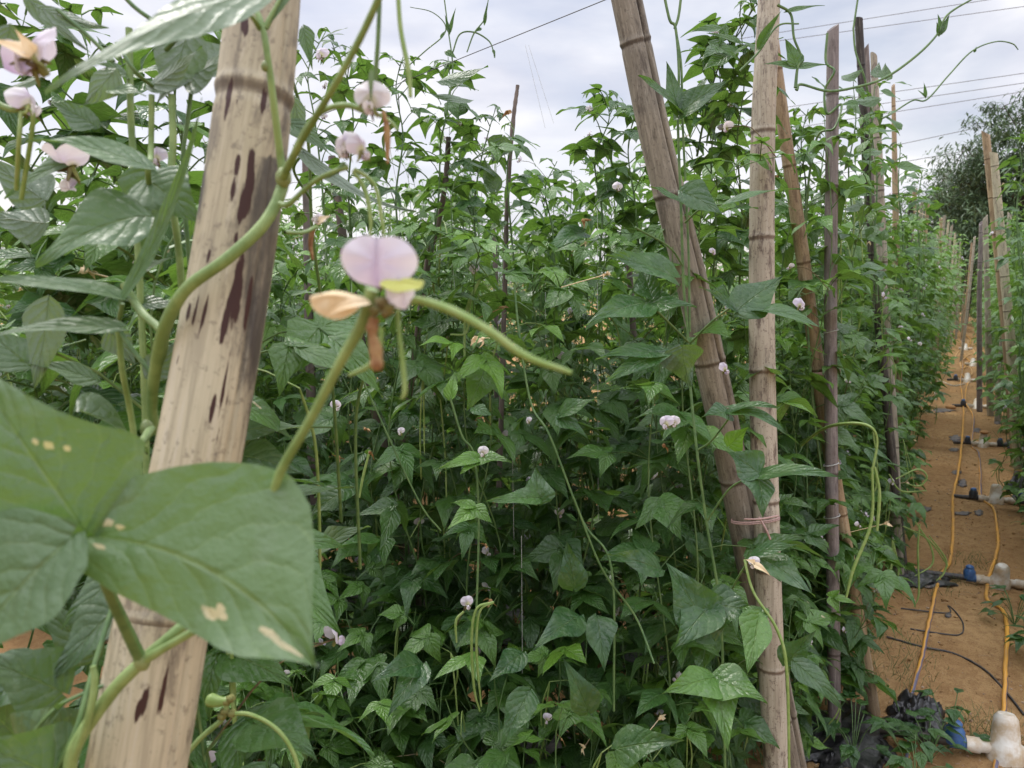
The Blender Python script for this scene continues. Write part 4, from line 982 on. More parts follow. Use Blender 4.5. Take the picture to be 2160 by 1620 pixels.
for pts in ([(1570,1180,1.3),(1590,1250,1.28),(1640,1330,1.26),(1660,1420,1.25),(1665,1640,1.25)],[(1840,985,1.9),(1838,1100,1.9),(1800,1200,1.9),(1785,1260,1.9)],[(1845,985,1.9),(1855,1040,1.9),(1850,1120,1.9)],[(1842,985,1.9),(1850,930,1.9),(1835,900,1.9),(1790,893,1.95),(1735,905,2.1),(1690,940,2.25)]):
    htube(V3, pts, [5,6,7,5], 'pod', 'pod', sides=8)
vflower(V3,1590,1190,1.28,.020,31,True); hleaf(V3,1590,1190,1625,1215,16,1.28,1.27,mat='cream',name='faded_petal',fold=.8,droop=.8); hleaf(V3,1590,1190,1572,1180,16,1.28,1.27,mat='cream',name='faded_petal',fold=.8,droop=.8)

# --- bright, flowering plants in front of the centre row: flower stalks pinned where the photo has them
V4 = empty('bean_vine', (P(1000,1300,1.55).x, P(1000,1300,1.55).y, 0), 'bean vine at the centre with a violet flower, hanging pods and bright young leaves', 'bean vine')
for pts,w in [([(1085,600,1.7),(1095,700,1.68),(1120,850,1.65),(1160,920,1.62),(1230,1100,1.6),(1290,1200,1.58),(1295,1500,1.55)],5),([(950,840,1.6),(975,920,1.6),(1000,960,1.6),(1010,1090,1.6),(1005,1300,1.58)],5),([(760,790,1.6),(880,1050,1.6),(930,1120,1.6)],4),
              ([(1210,1050,1.55),(1270,1200,1.55),(1340,1300,1.55),(1380,1400,1.5)],5)]:
    htube(V4, pts, w, 'stem','stem_dark', sides=7)
for q in [(1010,965,925,990,40,1.55,1.5,.7,.65,0,.5,.4),(1010,965,1080,975,42,1.55,1.5,.5,.6,0,.5,.4),(1008,970,970,1000,30,1.55,1.5,.75,.65,0,.5,.3),
          (1000,1072,940,1120,40,1.5,1.46,.75,.62,0,.5,.3),(1000,1070,1040,1105,36,1.5,1.48,.7,.6,0,.5,.3),(1000,1068,950,1060,30,1.5,1.5,.7,.62,0,.4,.3),
          (1140,1050,1020,1060,46,1.5,1.45,.25,.55,0,.5,.4),(1135,1060,1130,985,70,1.5,1.52,.2,.5,0,.5,.4),(950,840,960,780,30,1.6,1.62,.9,.75,0,.6,.3),(1180,875,1265,840,50,1.6,1.55,.2,.5,0,.5,.4),(1180,880,1240,925,44,1.6,1.55,.15,.6,0,.5,.4),
          (1210,1240,1195,1140,66,1.5,1.5,.05,.46,0,.6,.4),(1220,1300,1125,1370,80,1.5,1.42,.05,.5,0,.5,.6),(1260,1305,1275,1420,70,1.5,1.44,.05,.5,0,.6,.5),(1100,1380,1030,1440,60,1.5,1.44,.05,.46,0,.5,.5),(885,1400,780,1440,66,1.5,1.42,.05,.48,0,.5,.6),(890,1405,815,1520,62,1.5,1.4,.1,.5,0,.5,.5),(1115,1460,1055,1580,72,1.45,1.4,.15,.5,0,.55,.4),
          (1000,860,1040,880,34,1.6,1.58,.2,.6,0,.5,.4),(1230,490,1150,530,66,2.0,1.9,.08,.7,0,.5,.4),(1060,290,1038,345,58,1.9,1.9,.02,.2,1,.7,.2),(1045,400,1020,330,40,1.95,1.95,.05,.25,1,.6,.2),(1040,370,960,330,26,1.95,1.9,.05,.3,0,.4,.3),(930,170,1030,140,44,1.8,1.75,.1,.4,1,.6,.3),(990,210,890,190,34,1.85,1.8,.2,.4,1,.5,.3)]:
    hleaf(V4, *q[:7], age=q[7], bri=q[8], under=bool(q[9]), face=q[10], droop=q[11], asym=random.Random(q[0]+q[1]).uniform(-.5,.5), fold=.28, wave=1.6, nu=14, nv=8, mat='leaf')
vflower(V4,1000,570,1.8,.026,41); vflower(V4,987,1275,1.42,.024,42); vflower(V4,1202,657,2.0,.018,43); vflower(V4,1018,955,1.5,.022,44,True); vflower(V4,845,912,1.7,.018,45,True); vflower(V4,710,858,1.5,.022,46,True); vflower(V4,676,116,1.2,.024,47)
vflower(V4,1305,395,1.7,.024,48,True); vflower(V4,1115,888,1.6,.014,49,True)
for pts in ([(1040,1270,1.42),(1005,1285,1.42),(995,1350,1.42),(1000,1450,1.42),(1012,1500,1.42)],[(1042,1270,1.42),(1012,1290,1.42),(1005,1370,1.42),(1015,1490,1.42)],[(978,1290,1.42),(962,1310,1.42),(963,1355,1.42)],
            [(1010,590,1.8),(985,650,1.8),(980,720,1.8),(982,810,1.8)],[(1012,590,1.8),(992,640,1.8),(984,700,1.8),(950,706,1.8)],[(780,950,1.6),(765,1010,1.6),(758,1050,1.6)]):
    htube(V4, pts, [5,6,6,4], 'pod','pod', sides=6)
for (x,y,s,mt) in [(770,905,.018,'dry'),(780,955,.018,'dry'),(715,965,.018,'dry'),(1035,1268,.02,'dry'),(1000,715,.022,'cream'),(1018,715,.02,'cream'),(740,560,.016,'dry'),(1400,940,.022,'dry'),(1185,1560,.014,'dry'),(1025,1150,.016,'dry'),(1075,235,.02,'dry'),(1230,465,.018,'dry')]:
    dm=MB(); dried_cluster(dm, P(x,y,1.55), s, random.Random(x)); dm.build('dried_flower', M[mt], V4)

# --- tendrils reaching into the sky
def tendril(label, pts, w, leaves=(), group='tendrils'):
    b = P(*pts[0]); e = empty('bean_tendril', (b.x,b.y,b.z), label, 'bean tendril')
    htube(e, pts, [q*.68 for q in w], 'stem', 'stem_dark', sides=7)
    for q in leaves: hleaf(e, *q[:7], age=.3, bri=.4, face=.6, droop=.3, fold=.4, nu=10, nv=6, mat='leaf')
    return e
tendril('long bean tendril arching across the sky to the top right corner', [(1680,190,2.2),(1690,178,2.2),(1745,192,2.2),(1800,185,2.2),(1865,165,2.2),(1930,120,2.2),(1975,75,2.2),(2000,30,2.2),(2065,-10,2.2)], [12,8,8,8,8,7,7,5],
        [(1985,70,1978,30,18,2.2,2.2),(1985,70,2003,30,14,2.2,2.2),(1980,75,1975,45,12,2.2,2.2)])
tendril('thin bean tendril with a curled tip below the long one', [(1860,250,3.0),(1880,240,3.0),(1925,212,3.0),(1955,210,3.0),(2000,160,3.0),(2050,108,3.0),(2100,88,3.0),(2135,92,3.0),(2148,105,3.0)], [6,5,5,5,5,4,4,3],
        [(1952,205,1948,172,9,3,3),(1952,205,1935,190,8,3,3),(2055,110,2060,98,6,3,3)])
tendril('bean tendril curling above the crooked stick', [(940,240,2.0),(955,150,2.0),(945,60,2.0),(935,-20,2.0)], [6,5,4,4], [(948,70,962,15,9,2,2),(948,70,938,30,9,2,2),(940,110,965,125,20,2,2)])
tendril('looping bean tendril beside the crooked stick', [(985,110,2.0),(1000,70,2.0),(1022,40,2.0),(1030,0,2.0)], [4,5,4,3], [(1015,60,1000,70,12,2,2),(1022,50,1028,5,8,2,2)])
tendril('bean tendril bending over like a hook', [(955,110,2.0),(970,72,2.0),(1000,68,2.0),(1030,85,2.0),(1040,105,2.0),(1043,122,2.0)], [5,5,5,4,3], [(1040,105,1045,122,7,2,2)])
tendril('fine bean tendril pointing left above the leaves', [(860,140,2.0),(900,105,2.0),(935,75,2.0),(938,50,2.0),(910,25,2.0),(865,15,2.0)], [4,4,4,3,2], [(930,80,945,60,8,2,2)])
tendril('bean vine drooping from the top of the upright pole', [(1640,10,1.5),(1668,30,1.5),(1675,80,1.5),(1690,120,1.5),(1682,145,1.5),(1678,185,1.5)], [9,8,8,7,8,11], [(1680,140,1655,82,44,1.5,1.5),(1680,142,1605,135,26,1.5,1.5),(1682,142,1750,138,22,1.5,1.5),(1660,25,1740,12,16,1.5,1.5)])
tendril('bean vine with flower buds at the top of the upright pole', [(1560,150,1.55),(1600,110,1.55),(1640,55,1.55),(1685,50,1.55)], [7,7,6,5], [(1600,100,1650,20,26,1.55,1.5),(1560,90,1490,70,22,1.55,1.55),(1520,60,1450,70,26,1.6,1.6),(1530,120,1480,150,40,1.6,1.6),(1530,55,1515,110,20,1.6,1.6),(1500,90,1560,130,40,1.6,1.6)])
# leaves around the pole tops on the right
V5 = empty('bean_vine', (P(1790,1100,2.3).x, P(1790,1100,2.3).y, 0), 'bean vine twining up the slate grey pole and its neighbours', 'bean vine')
for pts,w in [([(1745,70,2.33),(1742,130,2.33),(1760,150,2.31),(1740,190,2.33),(1745,240,2.33),(1775,220,2.34),(1760,270,2.31),(1720,300,2.35),(1700,500,2.4),(1720,900,2.4),(1790,1250,2.4)],5),([(1800,60,3.3),(1812,-20,3.3)],4),([(1800,60,3.3),(1805,110,3.3),(1825,170,3.3),(1840,260,3.35),(1835,400,3.4),(1865,700,3.45)],4)]:
    htube(V5, pts, w, 'stem','stem_dark', sides=6)
rg = random.Random(77)
for k in range(46):
    x = rg.uniform(1700,1900); y = rg.uniform(150,330) if rg.random()<.6 else rg.uniform(330,620); d = rg.uniform(2.3,3.3); a = rg.uniform(0,6.28); l = rg.uniform(35,70)
    hleaf(V5, x,y, x+math.cos(a)*l, y+math.sin(a)*l*.5, l*.45, d, d-rg.uniform(-.03,.03), age=rg.uniform(.05,.5), bri=rg.uniform(.35,.55), face=rg.uniform(.2,.7), droop=.4, fold=.3, wave=1.4, nu=8, nv=6, mat='leaf', under=rg.random()<.4)

# --- tall leafy shoots rising above the rows
def shoot(label, pts, sz, nl, w=5, seed=0, age=.25, fl=0, bri=(.35,.6), mat='leaf', grp=None):
    rg=random.Random(seed*13+int(pts[0][0])); b=P(*pts[0]); e=empty('bean_shoot',(b.x,b.y,0),label,'bean plant')
    sp_=spline([P(*q) for q in pts],8); n=len(sp_); st,lf=MB(),MB()
    st.tube(sp_,[w/F*pts[0][2]*.5*(1-.7*i/n) for i in range(n)],7,cap=False)
    az=rg.uniform(0,6.28)
    for k in range(nl):
        f=(k+rg.uniform(.1,.9))/nl; i=f*(n-1.01); node=sp_[int(i)].lerp(sp_[int(i)+1],i-int(i)); az+=2.4+rg.uniform(-.7,.7)
        l=sz*rg.uniform(.75,1.15)*(1-.6*max(0,(f-.7)/.3))
        trifoliate(lf,st,node,az,rg.uniform(.1,1.),l*rg.uniform(.6,1.1),l,min(1,age*rg.uniform(.3,1.5)+(.5 if rg.random()<.08 else 0)),rg.uniform(*bri),rg,10,6,pr=.0013,ps=5)
    st.build('stem',M['stem_dark'],e); lf.build('foliage',M[mat],e)
    for k in range(fl):
        q=sp_[int(n*rg.uniform(.3,.9))]; c=q+Vector((rg.uniform(-.06,.06),rg.uniform(-.06,.06),rg.uniform(-.03,.05)))
        f_=big_flower(e,c,-FWD+RIGHT*rg.uniform(-1,1)+UPV*.4,rg.uniform(.016,.024),rg.choice(['petal','petal_pale']),seed=k+seed)
        t_=MB(); t_.tube([q,c],.001,4,cap=False); t_.build('flower_stalk',M['stem'],e)
SH=[('leafy shoot just right of the nearest pole with tips against the sky',[(690,560,1.9),(680,400,1.9),(665,260,1.9),(650,150,1.9),(690,60,1.9)],.07,15,1),
 ('leafy shoot behind the two small flowers near the pole',[(745,540,2.1),(735,400,2.1),(745,250,2.1),(725,140,2.1),(700,100,2.1)],.065,14,1),
 ('leafy shoot hanging beside the thin vertical pod',[(850,560,2.1),(835,420,2.1),(850,290,2.1),(835,190,2.1),(850,120,2.1)],.075,15,1),
 ('leafy shoot on the crooked grey stick',[(905,560,2.2),(925,420,2.2),(930,300,2.2),(950,200,2.2),(945,120,2.2)],.08,16,1),
 ('leafy shoot between the crooked stick and the bare stick tip',[(1010,560,2.2),(1000,450,2.2),(1010,360,2.2),(1030,280,2.2),(1045,230,2.2)],.075,12,0),
 ('leafy shoot on the thin stick with the bare tip',[(1085,560,2.4),(1075,450,2.4),(1070,350,2.4),(1085,270,2.4)],.07,11,1),
 ('low leafy shoot in the dip of the skyline',[(1170,560,2.5),(1165,480,2.5),(1150,400,2.5),(1175,340,2.5)],.075,10,0),
 ('leafy shoot left of the leaning split pole',[(1265,560,2.0),(1270,450,2.0),(1255,340,2.0),(1285,250,2.0),(1270,200,2.0)],.075,13,1),
 ('bright leafy shoot touching the leaning split pole on its left',[(1350,560,1.95),(1340,430,1.95),(1325,320,1.95),(1340,230,1.95)],.075,12,0),
 ('dense leafy shoot between the two thick poles, upper part',[(1500,640,1.95),(1510,480,1.9),(1500,330,1.9),(1520,200,1.85),(1510,100,1.85)],.09,18,1),
 ('leafy shoot climbing the left side of the upright thick pole',[(1560,600,1.9),(1565,450,1.9),(1555,300,1.85),(1570,170,1.8),(1560,30,1.75)],.085,18,1),
 ('shoot reaching the top edge between the thick poles',[(1470,330,1.95),(1490,230,1.9),(1520,130,1.85),(1565,60,1.8),(1600,-10,1.75)],.065,13,1),
 ('leafy shoot between the upright thick pole and the tan pole',[(1675,700,2.5),(1690,520,2.5),(1700,400,2.5),(1690,300,2.5),(1705,230,2.5)],.08,14,0),
 ('leafy shoot around the middle of the slate grey pole',[(1745,640,2.7),(1740,500,2.7),(1730,400,2.7),(1740,300,2.7)],.085,13,0),
 ('leafy shoot between the slate grey and charred poles',[(1795,620,3.1),(1800,480,3.1),(1790,360,3.1),(1805,260,3.1),(1800,180,3.1)],.085,15,1),
 ('leafy shoot crossing the charred pole',[(1850,640,3.3),(1845,500,3.3),(1850,380,3.3),(1840,280,3.3),(1845,180,3.3)],.085,15,0),
 ('leafy shoot right of the pale path side pole',[(1900,620,3.9),(1905,500,3.9),(1895,400,3.9),(1900,300,3.9)],.085,13,0),
 ('leafy shoot in front of the far left poles',[(1935,660,4.6),(1940,540,4.6),(1935,450,4.6),(1945,360,4.6)],.09,12,0),
 ('leafy shoot at the right edge above the two tan poles',[(2150,560,4.4),(2145,440,4.4),(2155,350,4.4),(2140,280,4.4)],.10,14,0),
 ('leafy shoot at the right edge beside the two tan poles',[(2165,900,4.2),(2150,760,4.2),(2160,620,4.2),(2150,480,4.2)],.10,16,1),
 ('leafy shoot at the upper left corner behind the violet flower',[(60,560,1.1),(50,400,1.1),(70,250,1.1),(40,120,1.1),(60,0,1.1)],.085,13,0),
 ('leafy shoot rising at the left between the flowers and the pole',[(170,620,1.2),(185,450,1.2),(165,300,1.2),(190,170,1.2),(170,20,1.2)],.085,14,1),
 ('leafy shoot close behind the nearest pole on its left',[(390,620,1.15),(375,470,1.15),(385,330,1.15),(370,200,1.15),(400,30,1.15)],.085,14,0),
 ('leafy shoot filling the gap left of the wound vine',[(260,800,1.0),(250,650,1.0),(275,500,1.0),(255,350,1.0)],.085,13,0),
 ('leafy shoot above the big near leaf at the left edge',[(90,900,.95),(70,780,.95),(90,650,.95),(60,520,.95)],.085,12,0),
]
for i,(lb,pts,sz,nl,fl) in enumerate(SH): shoot(lb,pts,sz,int(nl*1.55),5,i+1,fl=fl)

# ------------------------------------------------------------------ ties
def tie(label, x,y,d,w,h,mat='string', tail=None, turns=3):
    c = P(x,y,d); e = MB(); ax = RIGHT; fw = -FWD
    r = w/F*d*.5
    pts=[]
    for i in range(turns*16+1):
        a = i/16*2*math.pi
        pts.append(RIGHT*math.cos(a)*r*1.0 - FWD*math.sin(a)*r*.75*h + UPV*(.0035*(i/16) + .006*math.cos(a)) )
    e.tube(pts, .0016, 5)
    if tail:
        for q in tail: e.tube(spline([P(*z)-c for z in q],5), [.0016,.002,.002]+[.0022]*(5*(len(q)-1)-2), 5)
    e.local=True; o = e.build('string_tie', M[mat]); o.location=c; tag(o, label, 'string', 'string ties on the poles'); return o
tie('pink plastic string tying the two thick poles low down', 1593,1098,1.66,100,1.0, tail=[[(1600,1090,1.61),(1615,1115,1.60),(1625,1138,1.60)],[(1570,1095,1.61),(1602,1095,1.605),(1642,1088,1.62)]], turns=2)
tie('pink string tying the tan pole to the slate grey pole', 1741,790,2.40,62,.75, turns=3)
tie('pink string around the charred and pale poles', 1868,722,3.53,44,.8, turns=3)
for (x,y,d,w) in [(1752,700,2.375,30),(1753,980,2.385,30),(1755,1090,2.39,31)]:
    tie('thin wire wound on the slate grey pole at height %s' % {700:'of the chest',980:'of the knee',1090:'of the shin'}[y], x,y,d,w,1.3,'twine',turns=1)

# ------------------------------------------------------------------ strings and overhead cables
def cable(name, label, a, b, r, mat, cat, group, sag=0.):
    a=Vector(a); b=Vector(b); mb=MB(); mb.local=True
    pts=[(b-a)*(i/16)+Vector((0,0,-sag*4*(i/16)*(1-i/16))) for i in range(17)]
    mb.tube(pts, r, 5); o=mb.build(name, M[mat]); o.location=a; tag(o,label,cat,group); return o
for i,(x0,y0,x1,y1,lb) in enumerate([(1150,146,2400,-50,'uppermost overhead cable in the sky'),(1150,155,2400,-20,'overhead cable just below the uppermost one'),(1200,292,2400,120,'third overhead cable from the top'),(1200,315,2400,140,'fourth overhead cable from the top'),(1200,345,2400,155,'fifth overhead cable from the top'),(1200,455,2300,218,'second lowest overhead cable passing behind the trees'),(1300,452,2300,270,'lowest overhead cable passing behind the trees')]):
    a=P(x0+200,y0+ (-40 if i<2 else 0),60); b=P(x1,y1,52)
    cable('overhead_cable', lb, P(x0+400, y0+(y1-y0)*400/(x1-x0), 60), b, .022, 'wire', 'cable', 'overhead cables', .0)
cable('support_string','thin dark string slanting up to the leaning split pole', P(560,290,2.6), P(1320,-18,1.6), .0011,'wire','string','trellis strings')
for i,(a,b) in enumerate([((1108,95,3),(1150,270,3)),((1115,95,3),(1168,260,3)),((820,300,2.2),(870,560,2.2)),((1150,560,2.3),(1152,900,2.3)),((1080,900,1.9),(1085,1200,1.9)),((955,560,2.2),(990,1000,2.0)),((1260,380,2.4),(1262,1100,2.2)),((1100,1130,1.8),(1102,1420,1.8))]):
    cable('net_string','fine pale vertical string hanging in the bean row', P(*a), P(*b), .0006,'twine','string','fine strings in the rows')

# ------------------------------------------------------------------ path: hoses, pipes, film
def hose(label, pts, r, mat, lift=.0):
    pp = [G(x,y)+Vector((0,0,r*.9+lift)) for x,y in pts]; sp_ = spline(pp,10); b = sp_[0].copy(); mb=MB(); mb.local=True
    rg = random.Random(len(pts)); sp_=[q+Vector((rg.uniform(-.0015,.0015),rg.uniform(-.0015,.0015),0)) for q in sp_]
    for q in sp_: q.z = max(q.z, gh(q.x,q.y)+r*.9)
    n=len(sp_); sd = 12
    mb.tube([q-b for q in sp_], r, sd)
    c = mb.c[0].reshape(n,sd+1,4); 
    for k in range(n):
        tw = .0 + 1.5*math.sin(k*.045+len(pts))
        for j in range(sd+1):
            c[k,j,0] = 1.0 if math.cos(2*math.pi*j/sd - tw) > .80 else 0.
    o = mb.build('garden_hose', M[mat]); o.location=b; tag(o,label,'hose','hoses along the path'); return o
hose('yellow hose with a purple stripe, left of the two on the path', [(1905,1680),(1912,1600),(1918,1490),(1945,1390),(1965,1290),(1985,1215),(2004,1185),(2010,1110),(2010,1050),(2024,980),(2031,900),(2032,860),(2026,810),(2030,775),(2028,735),(2030,705),(2028,680)], .0075,'hose')
hose('yellow hose with a blue grey stripe, right of the two on the path', [(2085,1700),(2102,1605),(2117,1500),(2121,1400),(2124,1330),(2112,1290),(2082,1270),(2084,1230),(2104,1160),(2103,1120),(2094,1075),(2070,1050),(2068,990),(2062,955),(2050,940),(2053,880),(2036,845),(2044,805),(2030,790),(2046,765),(2030,745),(2048,720),(2033,700),(2030,670)], .0075,'hose')
def ground_line(name,label,pts,r,mat,cat,group=None):
    pp=[G(x,y)+Vector((0,0,r)) for x,y in pts]; sp_=spline(pp,8); b=sp_[0].copy()
    for q in sp_: q.z=max(q.z, gh(q.x,q.y)+r*.8)
    mb=MB(); mb.local=True; mb.tube([q-b for q in sp_], r, 7); o=mb.build(name,M[mat]); o.location=b; tag(o,label,cat,group)
ground_line('drip_tube','thin black drip tube curving between the hoses near the bottom right', [(1870,1345),(1940,1365),(2010,1380),(2070,1410),(2112,1450),(2160,1510)], .004,'tape','tube','drip tubes')
ground_line('drip_tube','looped black drip tube on the bare soil left of the yellow hose', [(1920,1328),(1985,1338),(2025,1340),(2032,1320),(2018,1295),(2000,1280),(1998,1295),(1900,1285)], .003,'tape','tube','drip tubes')
ground_line('drip_tube','short cream drip tube reaching out of the leaves beyond the third fitting', [(1975,845),(1970,810),(1985,806),(2010,815),(2035,812)], .008,'pvc','tube','drip tubes')
ground_line('drip_tube','coiled cream tube lying on the path in the distance', [(2035,800),(2050,790),(2044,775),(2028,778),(2026,765),(2040,752),(2055,745),(2045,735),(2020,728)], .009,'hose_dusty','tube','drip tubes')
ground_line('drip_tube','tan tube bent across the path beside the distant coil', [(2012,760),(2022,742),(2040,740),(2056,745),(2058,755),(2040,765)], .009,'hose_dusty','tube','drip tubes')
def tee(label, px, py, s, yaw, capcol='cap', tilt=0.3, left=True, right=True, tapes=(.10,.12)):
    c = G(px,py); e = empty('pipe_fitting', (c.x,c.y,c.z), label, 'pipe fitting', 'white pipe fittings on the path')
    ax = Vector((math.cos(yaw),math.sin(yaw),0)); fy = Vector((-ax.y,ax.x,0))
    up = (Vector((0,0,1))*math.cos(tilt)+fy*math.sin(tilt)).normalized()
    r=.030*s; o=Vector((0,0,.022*s))
    def add(name, f, mat, par=e):
        mb=MB(); mb.local=True; f(mb); return mb.build(name, M[mat], par)
    body=add('riser', lambda m_: m_.tube([up*-.03*s, up*.0, up*.035*s, up*.04*s, up*.075*s, up*.095*s, up*.105*s],[r*1.35,r*1.35,r*1.25,r*1.05,r*.95,r*.86,r*.60],20), 'pvc')
    add('cross_pipe', lambda m_: (m_.tube([o-ax*.085*s,o-ax*.055*s,o-ax*.054*s,o-ax*.0*s,o+ax*.054*s,o+ax*.055*s,o+ax*.09*s],[r*.62,r*.62,r*.5,r*.5,r*.5,r*.62,r*.62],16)), 'pvc')
    for sg,use in ((-1,left),(1,right)):
        if use:
            v = add('valve', lambda m_: (m_.tube([o+ax*sg*.085*s,o+ax*sg*.12*s],[r*.5,r*.5],12), m_.tube([o+ax*sg*.11*s, o+ax*sg*.11*s+Vector((0,0,.03*s)), o+ax*sg*.11*s+Vector((0,0,.042*s))],[r*.72,r*.75,r*.5],12)), capcol)
            add('valve_knob', lambda m_: m_.ball(o+ax*sg*.11*s+Vector((0,0,.046*s)), (r*.55,r*.55,r*.35),5,10), 'blue' if capcol=='blue' or s>1 else 'wire', v)
            ln = tapes[0] if sg<0 else tapes[1]
            add('drip_pipe', lambda m_: m_.tube(spline([o+ax*sg*.11*s, o+ax*sg*(.11*s+ln*.5)+fy*.01-Vector((0,0,.006)), o+ax*sg*(.11*s+ln)+fy*.03-Vector((0,0,.012))],6), [r*.42]*13, 10), 'tape')
    return e
tee('chipped white pipe fitting with a blue valve at the bottom right corner', 2120,1600,1.25, R(12), 'blue', .2, True, False, (.2,.2))
tee('white pipe fitting with a long black pipe running left into the bean row', 2108,1238,1.15, R(8), 'blue', -.25, True, False, (.55,.4))
tee('domed white fitting between two black valves beside the crumpled film', 2100,1062,1.15, R(8), 'cap', .15)
tee('white fitting topped by an orange stone between two black valves', 2074,942,1.1, R(6), 'cap', .2)
tee('dirty white fitting lying beside the ochre rock on the path', 2062,862,1.3, R(4), 'cap', .8, True, False)
tee('white fitting under the distant tube coil', 2040,806,1.3, R(2), 'cap', .6)
tee('small pale fitting far up the path', 2052,772,1.3, R(2), 'cap', .7, False, True)
tee('pinkish fitting at the far end of the hoses', 2036,740,1.3, R(2), 'cap', .7, False, False)

def rock(label, px,py,s,mat='rock'):
    c=G(px,py,.0); mb=MB(); mb.local=True; mb.ball((0,0,s*.25),(s,s*.8,s*.5),7,9,jitter=.12); o=mb.build('rock',M[mat]); o.location=c; tag(o,label,'rock')
rock('ochre rock lying left of the hoses', 2005,862,.055)
o_ = P(2074,920,5.6)
cst = G(2074,942); mb=MB(); mb.local=True; mb.ball((0,0,0),(.035,.03,.016),7,9,jitter=.12); o=mb.build('rock',M['rock']); o.location=cst+Vector((0,.0,.125)); tag(o,'flat orange stone resting on top of a white fitting','rock')

def film(label, quad, amp, mat, n=26, name='plastic_film', seed=1, thickz=.0, crumple=1.0):
    """crumpled plastic sheet over ground quad given as 4 pixel corners (tl, tr, br, bl)"""
    a,b,c_,d = [G(*q) for q in quad]; rg=np.random.RandomState(seed)
    u=np.linspace(0,1,n+1)[:,None]; v=np.linspace(0,1,n+1)[None,:]
    A,B,C,D=[np.array(q) for q in (a,b,c_,d)]
    uu=np.broadcast_to(u*2-1,(n+1,n+1)); vv=np.broadcast_to(v*2-1,(n+1,n+1)); U_=u; V_=v
    u=(uu*np.sqrt(1-vv**2*.45)*.9+.5*1.0)*.5+.25; v=(vv*np.sqrt(1-uu**2*.45)*.9+.5)*.5+.25
    u=.5+(uu*np.sqrt(1-vv**2*.45))*.5; v=.5+(vv*np.sqrt(1-uu**2*.45))*.5
    p=(1-u)[...,None]*(1-v)[...,None]*A+(1-u)[...,None]*v[...,None]*B+u[...,None]*v[...,None]*C+u[...,None]*(1-v)[...,None]*D
    edge=np.minimum(np.minimum(U_,1-U_),np.minimum(V_,1-V_))
    ph=rg.rand(8)*6
    rag=.16*np.sin(u*15+ph[0]+v*6)+.13*np.sin(v*21+ph[1]+u*9)+(rg.rand(n+1,n+1)-.5)*.16
    ctr=p.mean((0,1)); p=p+(p-ctr)*(rag*(edge<.2))[...,None]
    w=np.zeros((n+1,n+1))
    for q_ in range(9):
        an=rg.rand()*6.28; fq=rg.uniform(3,11); w+=(1-np.abs(np.sin((np.cos(an)*u+np.sin(an)*v)*fq+rg.rand()*6+1.2*np.sin(u*rg.uniform(2,7)+v*rg.uniform(2,7)))))**2*rg.uniform(.4,1)/3.2
    w+=rg.rand(n+1,n+1)*.07*crumple
    hump=np.clip(np.sin(np.pi*U_)*np.sin(np.pi*V_),0,1)**.5
    gz=np.array([[gh(q[0],q[1]) for q in r_] for r_ in p])
    p[...,2]=gz+.004+amp*w*hump
    base=ctr.copy(); base[2]=0
    mb=MB(); mb.local=True; cc=np.zeros(((n+1)**2,4)); cc[:,3]=1
    mb.grid((p-base).reshape(-1,3),n,n,np.zeros(((n+1)**2,2)),cc)
    o=mb.build(name,M[mat]); o.location=Vector(base)
    md=o.modifiers.new('thickness','SOLIDIFY'); md.thickness=.0008
    tag(o,label,'plastic film','scraps of black plastic film'); return o
film('shiny crumpled black film heaped right of the slate grey pole', [(1870,1475),(1985,1475),(1995,1555),(1880,1560)], .075,'film',seed=2,n=44)
film('ragged black film under the leaves at the foot of the poles', [(1700,1490),(1880,1480),(1900,1640),(1660,1640)], .05,'film',seed=3,n=36)
film('upright bundle of black film at the right edge by the domed fitting', [(2135,1000),(2200,995),(2210,1058),(2128,1056)], .16,'film',seed=4,n=36)
film('black film spread right of the path behind the fittings', [(2090,845),(2190,835),(2200,870),(2085,868)], .02,'film',seed=5)
film('torn strip of black film beside the long black pipe', [(1890,1195),(2010,1218),(2010,1248),(1880,1245)], .03,'film',seed=6)
film('black film piece below the far left of the path', [(2120,925),(2180,920),(2190,950),(2125,948)], .03,'film',seed=7)
for i,(x,y,w,h) in enumerate([(2015,925,24,12),(2012,950,20,8),(2060,908,16,10),(2030,1020,18,16),(2018,998,20,9),(1950,1076,30,12),(2030,1084,36,7),(2065,1083,18,12),(2105,893,16,6),(1990,868,50,7),(1965,1240,40,6),(2000,1300,14,9)]):
    film('small dusty scrap of plastic film pressed into the path', [(x-w/2,y-h/2),(x+w/2,y-h/2),(x+w/2,y+h/2),(x-w/2,y+h/2)], .006,'film_dusty',n=8,seed=20+i)
# mulch film strips below the rows
for i,(y0,lb) in enumerate([(1.75,'row starting at the leaning split pole'),(2.6,'row starting at the slate grey pole'),(3.35,'row behind the slate grey pole')]):
    n=60; rg=np.random.RandomState(40+i); xs=np.linspace(-.62,-5,n+1)[:,None]; vs=np.linspace(-1,1,9)[None,:]
    wv=.16+.05*np.sin(xs*3.3+i)+.03*np.sin(xs*11)
    X=np.broadcast_to(xs,(n+1,9))+rg.rand(n+1,9)*.03; Y=y0+vs*wv+.03*np.sin(xs*4)
    Z=np.array([[gh(a_,b_) for a_,b_ in zip(r1,r2)] for r1,r2 in zip(X,Y)])+.010+.014*rg.rand(n+1,9)
    pts=np.stack([X,Y,Z],-1).reshape(-1,3); base=np.array((-2.8,y0,0)); mb=MB(); mb.local=True; cc=np.zeros((len(pts),4)); cc[:,3]=1
    mb.grid(pts-base,n,8,np.zeros((len(pts),2)),cc); o=mb.build('mulch_film',M['film']); o.location=Vector(base); tag(o,'black mulch film on the soil under the '+lb,'plastic film','mulch films under the rows')

